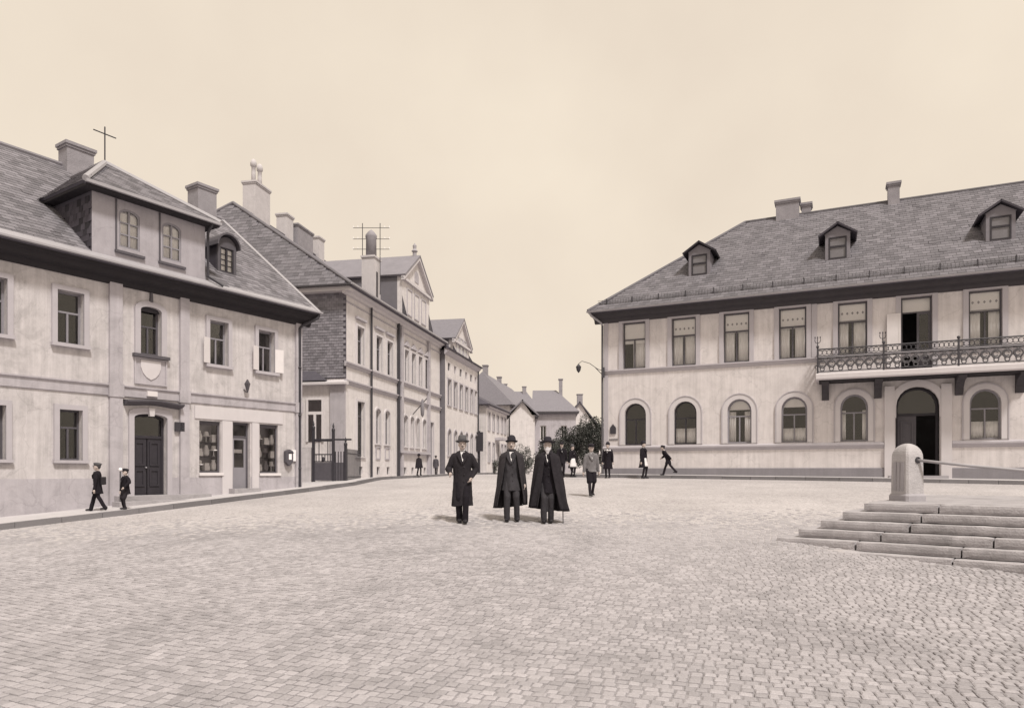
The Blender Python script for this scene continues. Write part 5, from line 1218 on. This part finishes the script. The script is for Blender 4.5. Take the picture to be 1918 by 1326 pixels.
HATS = {
    'bowler': [(.09, -.01), (.145, .0), (.158, .018), (.15, .02), (.108, .012), (.107, .05), (.098, .095), (.07, .13), (.03, .145), (.003, .148)],
    'felt': [(.09, -.01), (.15, -.006), (.172, .012), (.165, .016), (.108, .012), (.106, .06), (.098, .11), (.085, .132), (.055, .128), (.02, .112), (.003, .11)],
    'wide': [(.09, -.008), (.17, -.002), (.192, .004), (.185, .010), (.108, .012), (.104, .05), (.096, .095), (.08, .115), (.04, .108), (.003, .10)],
    'cap': [(.085, -.025), (.098, -.015), (.104, .01), (.118, .03), (.112, .052), (.085, .068), (.04, .078), (.003, .08)],
    'bonnet': [(.09, -.02), (.125, .0), (.128, .02), (.105, .03), (.104, .07), (.08, .11), (.03, .13), (.003, .132)],
}
def person(label, loc, rz, H, group, hat='felt', hat_m='felt', feet=((-.09, 0), (.09, 0)), lift=(0, 0), hands=None, elbows=None, coat=None, coat_m='cloth_black', cape=None, legs_m='cloth_dark', hair_m='hair',
           beard=None, skirt=None, apron=None, collar=True, lean=0., vox=.009, bare=False, extra=None, breeches=None):
    k = H / 1.75; T = thing('person', label, 'person', loc, rz, group, world_z=False)
    ly = lambda z: -lean * max(0, z - .9 * k)                       # lean of the trunk towards the front
    hs = 1.2 if H < 1.3 else (1.1 if H < 1.5 else 1.); kh = k * hs; hd = Vector((0, ly(1.62 * k) - .01, (1.50 + .125 * hs) * k)); sh = [Vector((s * .175 * k, ly(1.42 * k), 1.415 * k)) for s in (-1, 1)]; hp = [Vector((s * .085 * k, 0, .92 * k)) for s in (-1, 1)]
    an = [Vector((f[0], f[1], .085 * k + l)) for f, l in zip(feet, lift)]
    kn = []
    for i in (0, 1):
        m = (hp[i] + an[i]) / 2; d = (an[i] - hp[i]).length; bend = math.sqrt(max(0, (.86 * k) ** 2 - d * d)) / 2; kn.append(m + Vector((0, -bend - .01, .02 * k)))
    hands = hands or [(-.27, -.03, .80), (.27, -.03, .80)]; wr = [Vector((h[0] * k, h[1] * k + ly(h[2] * k), h[2] * k)) for h in hands]
    if elbows: el = [Vector((e[0] * k, e[1] * k + ly(e[2] * k), e[2] * k)) for e in elbows]
    else:
        el = []
        for i, s in ((0, -1), (1, 1)):
            m = (sh[i] + wr[i]) / 2; d = (wr[i] - sh[i]).length; bend = math.sqrt(max(0, (.56 * k) ** 2 - d * d)) / 2; el.append(m + Vector((s * bend * .55, bend * .8, 0)))
    # --- body: one continuous surface
    b = mb()
    b.ell(hd, (.074 * kh, .094 * kh, .112 * kh), 18, 14); b.ell(hd + Vector((0, -.03, -.065)) * kh, (.055 * kh, .062 * kh, .052 * kh), 14, 9); b.ell(hd + Vector((0, -.098, -.012)) * kh, (.014 * kh, .022 * kh, .03 * kh), 10, 7)
    b.ell(hd + Vector((0, -.083, .028)) * kh, (.05 * kh, .016 * kh, .012 * kh), 10, 7); b.ell(hd + Vector((0, -.086, -.062)) * kh, (.024 * kh, .012 * kh, .011 * kh), 10, 7)
    for s in (-1, 1): b.ell(hd + Vector((s * .076, .008, -.008)) * kh, (.012 * kh, .022 * kh, .033 * kh), 8, 6)
    nk = Vector((0, ly(1.47 * k) + .012, 1.47 * k)); b.tube([hd + Vector((0, .015, -.06)) * kh, nk, nk - Vector((0, 0, .06))], [.052 * k, .055 * k, .075 * k], 12)
    rings(b, [(0, ly(z * k) + .0, z * k, rx * k, ry * k) for z, rx, ry in ((.86, .10, .08), (.95, .14, .095), (1.08, .13, .09), (1.25, .15, .10), (1.38, .165, .09), (1.44, .11, .07), (1.48, .05, .05))], 16)
    for i, s in ((0, -1), (1, 1)):
        limb(b, [sh[i] - Vector((s * .02, 0, .03)) * k, el[i], wr[i]], [.048 * k, .036 * k, .026 * k]); hand(b, wr[i], (wr[i] - el[i]), s, k)
        limb(b, [hp[i], kn[i], an[i]], [.075 * k, .05 * k, .034 * k]); b.ell(an[i] + Vector((0, -.06 * k, -.05 * k)), (.036 * k, .11 * k, .03 * k), 10, 7)
    me = remesh(b, vox * k if vox < .02 else vox, 2, 'body'); me.materials.append(M['skin']); body = link('body', me, T)
    for s in (-1, 1): mb().ell(hd + Vector((s * .03, -.082, .006)) * kh, (.011 * kh, .009 * kh, .008 * kh), 8, 6).build('eye', 'hair', body, smooth=True)
    # --- hair, beard
    h = mb(); h.ell(hd + Vector((0, .022, .022)) * kh, (.081 * kh, .088 * kh, .104 * kh), 16, 12)
    hm = remesh(h, .012 * kh, 1, 'hair', .006 * kh, 40); hm.materials.append(M[hair_m]); link('hair', hm, T)
    if beard:
        h = mb(); h.ell(hd + Vector((0, -.10, -.043)) * kh, (.034 * kh, .016 * kh, .011 * kh), 10, 7)
        if beard == 'full':
            h.ell(hd + Vector((0, -.075, -.1)) * kh, (.056 * kh, .046 * kh, .06 * kh), 12, 9); h.ell(hd + Vector((0, -.085, -.15)) * kh, (.035 * kh, .03 * kh, .05 * kh), 12, 9)
            for s in (-1, 1): h.ell(hd + Vector((s * .058, -.03, -.06)) * kh, (.022 * kh, .04 * kh, .055 * kh), 10, 7)
        hm = remesh(h, .008 * kh, 1, 'beard', .004, 50); hm.materials.append(M['hair_white' if hair_m == 'hair_white' else hair_m]); link('beard', hm, T)
    # --- hat
    tilt = Matrix.Rotation(R(-7), 3, 'X'); b = mb(); b.lathe([(r * kh, z * kh) for r, z in HATS[hat]], hd + Vector((0, .012, .062)) * kh, 24, .86, 1.0 if hat != 'cap' else 1.02, tilt)
    if hat == 'cap': b.prism_z([(-.07 * kh, -.06 * kh), (.07 * kh, -.06 * kh), (.05 * kh, -.118 * kh), (0, -.13 * kh), (-.05 * kh, -.118 * kh)], 0, .01 * kh); nv = 10; b.v[-nv:] = [(x + hd.x, y + hd.y, z + hd.z + (.045 + .25 * (y + .06 * kh) / kh if True else 0) * kh) for x, y, z in b.v[-nv:]]
    ho = b.build('hat', hat_m, T, smooth=True)
    if hat in ('bowler', 'felt', 'wide'): mb().lathe([(.108 * kh, .013 * kh), (.111 * kh, .014 * kh), (.1095 * kh, .04 * kh), (.106 * kh, .041 * kh)], hd + Vector((0, .012, .062)) * kh, 24, .86, 1, tilt).build('hat_band', 'felt', ho, smooth=True)
    # --- legs: trousers or stockings, shoes
    b = mb(); wide = 1.0 if not bare else .82
    rings(b, [(0, .005, z * k, rx * k, ry * k) for z, rx, ry in ((.83, .12, .10), (.92, .165, .12), (1.02, .16, .115), (1.08, .145, .1))], 16)
    for i in (0, 1): limb(b, [hp[i], kn[i], an[i] - Vector((0, 0, .035 * k))], [.098 * k * wide, .074 * k * wide, (.066 if not bare else .046) * k])
    tm = remesh(b, .012 * k, 3, 'trousers', .010 * k * wide, 8 / k); tm.materials.append(M[legs_m]); link('trousers' if not bare else 'stockings', tm, T)
    if breeches:
        b = mb(); rings(b, [(0, .005, z * k, rx * k, ry * k) for z, rx, ry in ((.80, .12, .10), (.92, .175, .13), (1.02, .17, .12), (1.08, .15, .1))], 16)
        for i in (0, 1): limb(b, [hp[i], kn[i] + Vector((0, .01, -.02 * k))], [.108 * k, .098 * k])
        bm_ = remesh(b, .013 * k, 3, 'breeches', .014 * k, 8 / k); bm_.materials.append(M[breeches]); link('breeches', bm_, T)
    for i in (0, 1):
        b = mb(); c = an[i]; b.ell(c + Vector((0, -.065, -.045)) * k, (.05 * k, .135 * k, .042 * k), 14, 9); b.ell(c + Vector((0, .015, -.01)) * k, (.048 * k, .06 * k, .07 * k), 12, 8); b.box(c.x - .045 * k, c.x + .045 * k, c.y - .17 * k, c.y + .06 * k, c.z - .083 * k, c.z - .065 * k)
        sm_ = remesh(b, .011 * k, 1, 'shoe'); sm_.materials.append(M['leather']); link('shoe', sm_, T)
    # --- coat or jacket with sleeves
    hem, hw = coat or (.72, .2); b = mb()
    prof = [(1.50, .07, .07), (1.46, .13, .095), (1.42, .195, .115), (1.32, .205, .135), (1.15, .19, .14), (1.02, .18, .135), (.92, .19, .14)]
    zz = .92
    while zz - .1 > hem: zz -= .1; t = (.92 - zz) / max(.01, .92 - hem); prof.append((zz, .19 + (hw - .19) * t, .14 + (hw * .8 - .14) * t))
    prof.append((hem, hw, hw * .8)); prof = prof[::-1]
    rings(b, [(0, ly(z * k) * (1 if z > .9 else 0), z * k, rx * k, ry * k) for z, rx, ry in prof], 28, [(.05 * max(0, (.95 - z) / max(.2, .95 - hem)) if z < .95 else 0) for z, _, _ in prof])
    for i, s in ((0, -1), (1, 1)):
        e = wr[i].lerp(el[i], .04); limb(b, [sh[i] + Vector((-s * .01, 0, -.035)) * k, el[i], e], [.078 * k, .066 * k, .05 * k])
    cm = remesh(b, .012 * k, 4, 'coat', .022 * k, 7.5 / k); cm.materials.append(M[coat_m]); co = link('coat' if hem < .6 else 'jacket', cm, T)
    # lapels, collar and shirt front
    f = lambda x, z, o: (x * k, ly(z * k) - (.152 if z < 1.4 else .118) * k - o, z * k)
    if collar:
        b = mb(); b.lathe([(.062 * k, 0), (.066 * k, .002), (.06 * k, .055 * k), (.056 * k, .055 * k)], nk + Vector((0, -.004, -.012)), 18, 1, 1.1); b.build('shirt_collar', 'cloth_white', T, smooth=True)
        b = mb(); b.add([f(-.045, 1.47, -.03), f(.045, 1.47, -.03), f(.004, 1.27, .006), f(-.004, 1.27, .006), f(-.045, 1.47, -.045), f(.045, 1.47, -.045), f(.004, 1.27, -.01), f(-.004, 1.27, -.01)], [(0, 1, 2, 3), (7, 6, 5, 4), (0, 4, 5, 1), (1, 5, 6, 2), (2, 6, 7, 3), (3, 7, 4, 0)]); b.build('shirt_front', 'cloth_white', T)
        for s in (-1, 1):
            b = mb(); P = [(s * .05, 1.475), (s * .12, 1.40), (s * .085, 1.33), (s * .012, 1.2), (s * .0, 1.24)]; b.add([f(x, z, .004 if z < 1.4 else -.02) for x, z in P] + [f(x, z, .018 if z < 1.4 else .0) for x, z in P], [(0, 1, 2, 3, 4), (9, 8, 7, 6, 5)] + [(i, i + 5, (i + 1) % 5 + 5, (i + 1) % 5) for i in range(5)]); b.build('lapel', coat_m, co)
    if hem < .66:
        for z in (1.15, 1.0, .85): mb().ell((.03 * k, ly(z * k) - .148 * k, z * k), (.014 * k, .008 * k, .014 * k), 8, 5).build('button', 'leather', co)
    # --- cape: an open shell hung from the shoulders
    if cape:
        c = cape; nz, na = 22, 64; V = []; th = .014; gap0, gap1 = c['gap']
        for layer in (0, 1):
            for j in range(nz + 1):
                t = j / nz; z = 1.495 - (1.495 - c['hem']) * t
                sx = .10 + .155 * sm(t, 0, .085) + (c['w'] - .255) * max(0, (t - .085) / .915) ** .9; sy = .085 + .085 * sm(t, 0, .1) + (c['d'] - .17) * max(0, (t - .1) / .9)
                for i in range(na + 1):
                    u = i / na; gp = gap0 + (gap1 - gap0) * t; a = -math.pi / 2 + gp + (2 * math.pi - 2 * gp) * u
                    fo = .11 * max(0, t - .10) * math.sin(u * 2 * math.pi * c.get('nf', 9) + 1.3 * math.sin(3 * t + u * 5)) + .03 * t * math.sin(u * 41 + t * 2) + .02 * noise.noise((u * 14, t * 5, 3.3)); r = 1 + fo - layer * th / .25
                    V.append((((sx * r * math.cos(a)) + c.get('sway', 0) * t * t) * k, sy * r * math.sin(a) * k + ly(max(z, .9) * k) - .0, (z + c.get('curve', .03) * t * -math.sin(a + c.get('ph', .6))) * k))
        n1 = (nz + 1) * (na + 1); F = []
        for j in range(nz):
            for i in range(na):
                q = j * (na + 1) + i; F += [(q, q + 1, q + na + 2, q + na + 1), (n1 + q, n1 + q + na + 1, n1 + q + na + 2, n1 + q + 1)]
        for j in range(nz):
            for i in (0, na): q = j * (na + 1) + i; F.append((q, q + na + 1, n1 + q + na + 1, n1 + q))
        for i in range(na):
            for j in (0, nz): q = j * (na + 1) + i; F.append((q, n1 + q, n1 + q + 1, q + 1))
        cp = mb().add(V, F).build('cape', c['m'], T, smooth=True)
        b = mb(); b.lathe([(.075 * k, -.01), (.10 * k, -.015), (.092 * k, .055 * k), (.08 * k, .06 * k)], nk + Vector((0, .008, -.0)), 20, 1.05, 1.1); b.build('cape_collar', c['m'], cp, smooth=True)
    if skirt:
        z1, z0, w = skirt; b = mb(); pr = [(z0 + (z1 - z0) * t, w + (.15 - w) * t ** .8) for t in (0, .02, .2, .4, .6, .8, 1)]
        rings(b, [(0, .0, z * k, r * k, r * .85 * k) for z, r in pr], 42, [.05 * (1 - t) for t in (0, .02, .2, .4, .6, .8, 1)]); b.build('skirt', coat_m, T, smooth=True)
        if apron:
            a0, a1 = apron; V = []; n = 14
            for j in range(7):
                t = j / 6; z = z0 + .06 + (z1 - z0 - .02) * t; r = (w + (.15 - w) * t ** .8) + .016
                for i in range(n + 1): a = a0 + (a1 - a0) * i / n; V.append((r * k * math.cos(a), r * .86 * k * math.sin(a), z * k))
            m_ = len(V); V += [(x * .96, y * .96, z) for x, y, z in V]; F = []
            for j in range(6):
                for i in range(n): q = j * (n + 1) + i; F += [(q, q + 1, q + n + 2, q + n + 1), (m_ + q, m_ + q + n + 1, m_ + q + n + 2, m_ + q + 1)]
            for j in range(6):
                for i in (0, n): q = j * (n + 1) + i; F.append((q, q + n + 1, m_ + q + n + 1, m_ + q))
            for i in range(n):
                for j in (0, 6): q = j * (n + 1) + i; F.append((q, m_ + q, m_ + q + 1, q + 1))
            mb().add(V, F).build('apron', 'cloth_white', T, smooth=True)
    if extra: extra(T, k, wr)
    return T
def on(X, Y, pav=False): return (X, Y, G(X, Y) + (.127 if pav else 0.012))

men = 'men walking abreast across the square'
person('man in buttoned dark overcoat and grey felt hat, leftmost of three', on(-1.03, 14.4), R(6), 1.73, men, 'felt', 'felt_grey', ((-.06, .02), (.05, -.16)), (0, 0),
       hands=[(-.26, -.17, 1.03), (.19, -.10, .93)], elbows=[(-.29, .05, 1.12), (.29, .06, 1.12)], coat=(.34, .225), coat_m='cloth_overcoat', legs_m='cloth_black', beard='moustache', vox=.007)
person('man in bowler hat with long coat open over grey suit, middle of three', on(-.01, 14.6), R(-2), 1.72, men, 'bowler', 'felt', ((-.09, -.05), (.12, .0)), (0, 0),
       coat=(.64, .235), coat_m='cloth_suit', legs_m='cloth_suit', beard='moustache', cape=dict(hem=.31, w=.345, d=.27, gap=(.42, .95), m='cloth_coat', curve=.05, ph=-.9, sway=-.02, nf=7), vox=.007)
person('white-bearded man in wide-brimmed hat and spreading black cape, rightmost of three', on(.74, 14.45), R(-4), 1.72, men, 'wide', 'felt', ((-.07, -.06), (.07, .0)), (0, 0),
       coat=(.62, .24), coat_m='cloth_black', legs_m='cloth_suit', hair_m='hair_white', beard='full', cape=dict(hem=.27, w=.405, d=.30, gap=(.18, .60), m='cloth_overcoat', curve=.05, ph=.9, sway=.03, nf=10), vox=.007)
c = on(1.06, 14.4); tag(mb().tube([(c[0], c[1], c[2] - .01), (c[0] - .01, c[1] + .03, c[2] + .78)], [.01, .013], 8).build('walking_stick', 'wood_dark', None), 'thin walking stick under the edge of the spreading cape', 'stick')
kid = 'children about the square'
def satchel(T, k, wr):
    b = mb(); b.box(-.15 * k, .15 * k, .13 * k, .26 * k, .98 * k, 1.28 * k); s = b.build('satchel', 'leather', T); bv = s.modifiers.new('b', 'BEVEL'); bv.width = .02; bv.segments = 2
p = on(-10.72, 17.95, True); person('schoolboy striding with satchel on his back before the street door', p, R(-75), 1.2, kid, 'cap', 'felt_grey', ((-.06, -.17), (.06, .2)), (0, .03), coat=(.64, .23), coat_m='cloth_black', legs_m='cloth_black', vox=.012, extra=satchel)
p = on(-10.05, 18.05, True); person('small boy in flat cap standing beside the street door steps', p, R(-30), 1.02, kid, 'cap', 'felt', ((-.07, 0), (.07, -.05)), (0, 0), coat=(.68, .23), coat_m='cloth_black', legs_m='cloth_dark', bare=True, breeches='cloth_dark', vox=.013, hands=[(-.22, -.1, .82), (.26, -.22, .98)])
p = on(2.2, 19.3); person('boy in grey jacket and dark knee breeches walking alone behind the men', p, R(8), 1.42, kid, 'cap', 'felt', ((-.07, -.18), (.06, .08)), (0, .02), coat=(.82, .20), coat_m='cloth_mid', legs_m='cloth_dark', bare=True, breeches='cloth_black', vox=.01, hands=[(-.27, -.03, .82), (.27, .0, .82)])
p = on(2.15, 30.0); person('boy with dark peaked cap just behind the spreading cape', p, R(5), 1.48, kid, 'cap', 'felt', ((-.07, 0), (.07, 0)), (0, 0), coat=(.7, .2), coat_m='cloth_black', legs_m='cloth_black', vox=.014)
p = on(2.62, 30.2); person('girl in dark jacket and pale apron skirt beside the peaked-cap boy', p, R(40), 1.36, kid, 'bonnet', 'felt_grey', ((-.06, 0), (.06, -.05)), (0, 0), coat=(.86, .19), coat_m='cloth_black', legs_m='cloth_dark', bare=True, skirt=(1.0, .5, .27), apron=(-2.9, .6), vox=.014)
p = on(4.02, 29.1); person('girl in dark coat with white collar by the town house corner', p, R(-20), 1.44, kid, 'bonnet', 'felt', ((-.07, 0), (.07, 0)), (0, 0), coat=(.46, .25), coat_m='cloth_black', legs_m='cloth_dark', bare=True, vox=.014,
    extra=lambda T, k, wr: mb().lathe([(.08 * k, 1.47 * k), (.17 * k, 1.44 * k), (.215 * k, 1.38 * k), (.21 * k, 1.375 * k), (.07 * k, 1.45 * k)], (0, 0, 0), 24, 1, .72).build('broad_collar', 'cloth_white', T, smooth=True))
p = on(5.4, 28.55); person('girl in dark dress with white apron bundle before first arched window', p, R(50), 1.48, kid, 'bonnet', 'felt', ((-.07, 0), (.10, -.05)), (0, 0), coat=(.66, .22), coat_m='cloth_black', legs_m='cloth_dark', bare=True, skirt=(.95, .52, .26), apron=(-2.2, -.2), vox=.014)
p = on(6.52, 28.95, True); person('boy running bent forward along the town house pavement', p, R(-98), 1.2, kid, 'cap', 'felt', ((-.06, -.2), (.06, .32)), (0, .10), coat=(.68, .24), coat_m='cloth_black', legs_m='cloth_dark', lean=.45, vox=.014, hands=[(-.2, -.3, 1.05), (.2, .18, .98)])
p = on(-5.15, 38.4, True); person('child under a round dark cape on the far pavement', p, R(150), 1.12, kid, 'felt', 'felt', ((-.05, -.08), (.05, .1)), (0, 0), coat=(.7, .2), coat_m='cloth_dark', legs_m='cloth_dark', cape=dict(hem=.62, w=.34, d=.30, gap=(.1, .2), m='cloth_dark'), vox=.016)
p = on(-4.72, 43.0, True); person('child in grey clothes beside the dark corner strip of the row', p, R(170), 1.14, kid, 'cap', 'felt_grey', ((-.06, 0), (.06, -.1)), (0, 0), coat=(.6, .24), coat_m='cloth_grey', legs_m='cloth_dark', vox=.016)
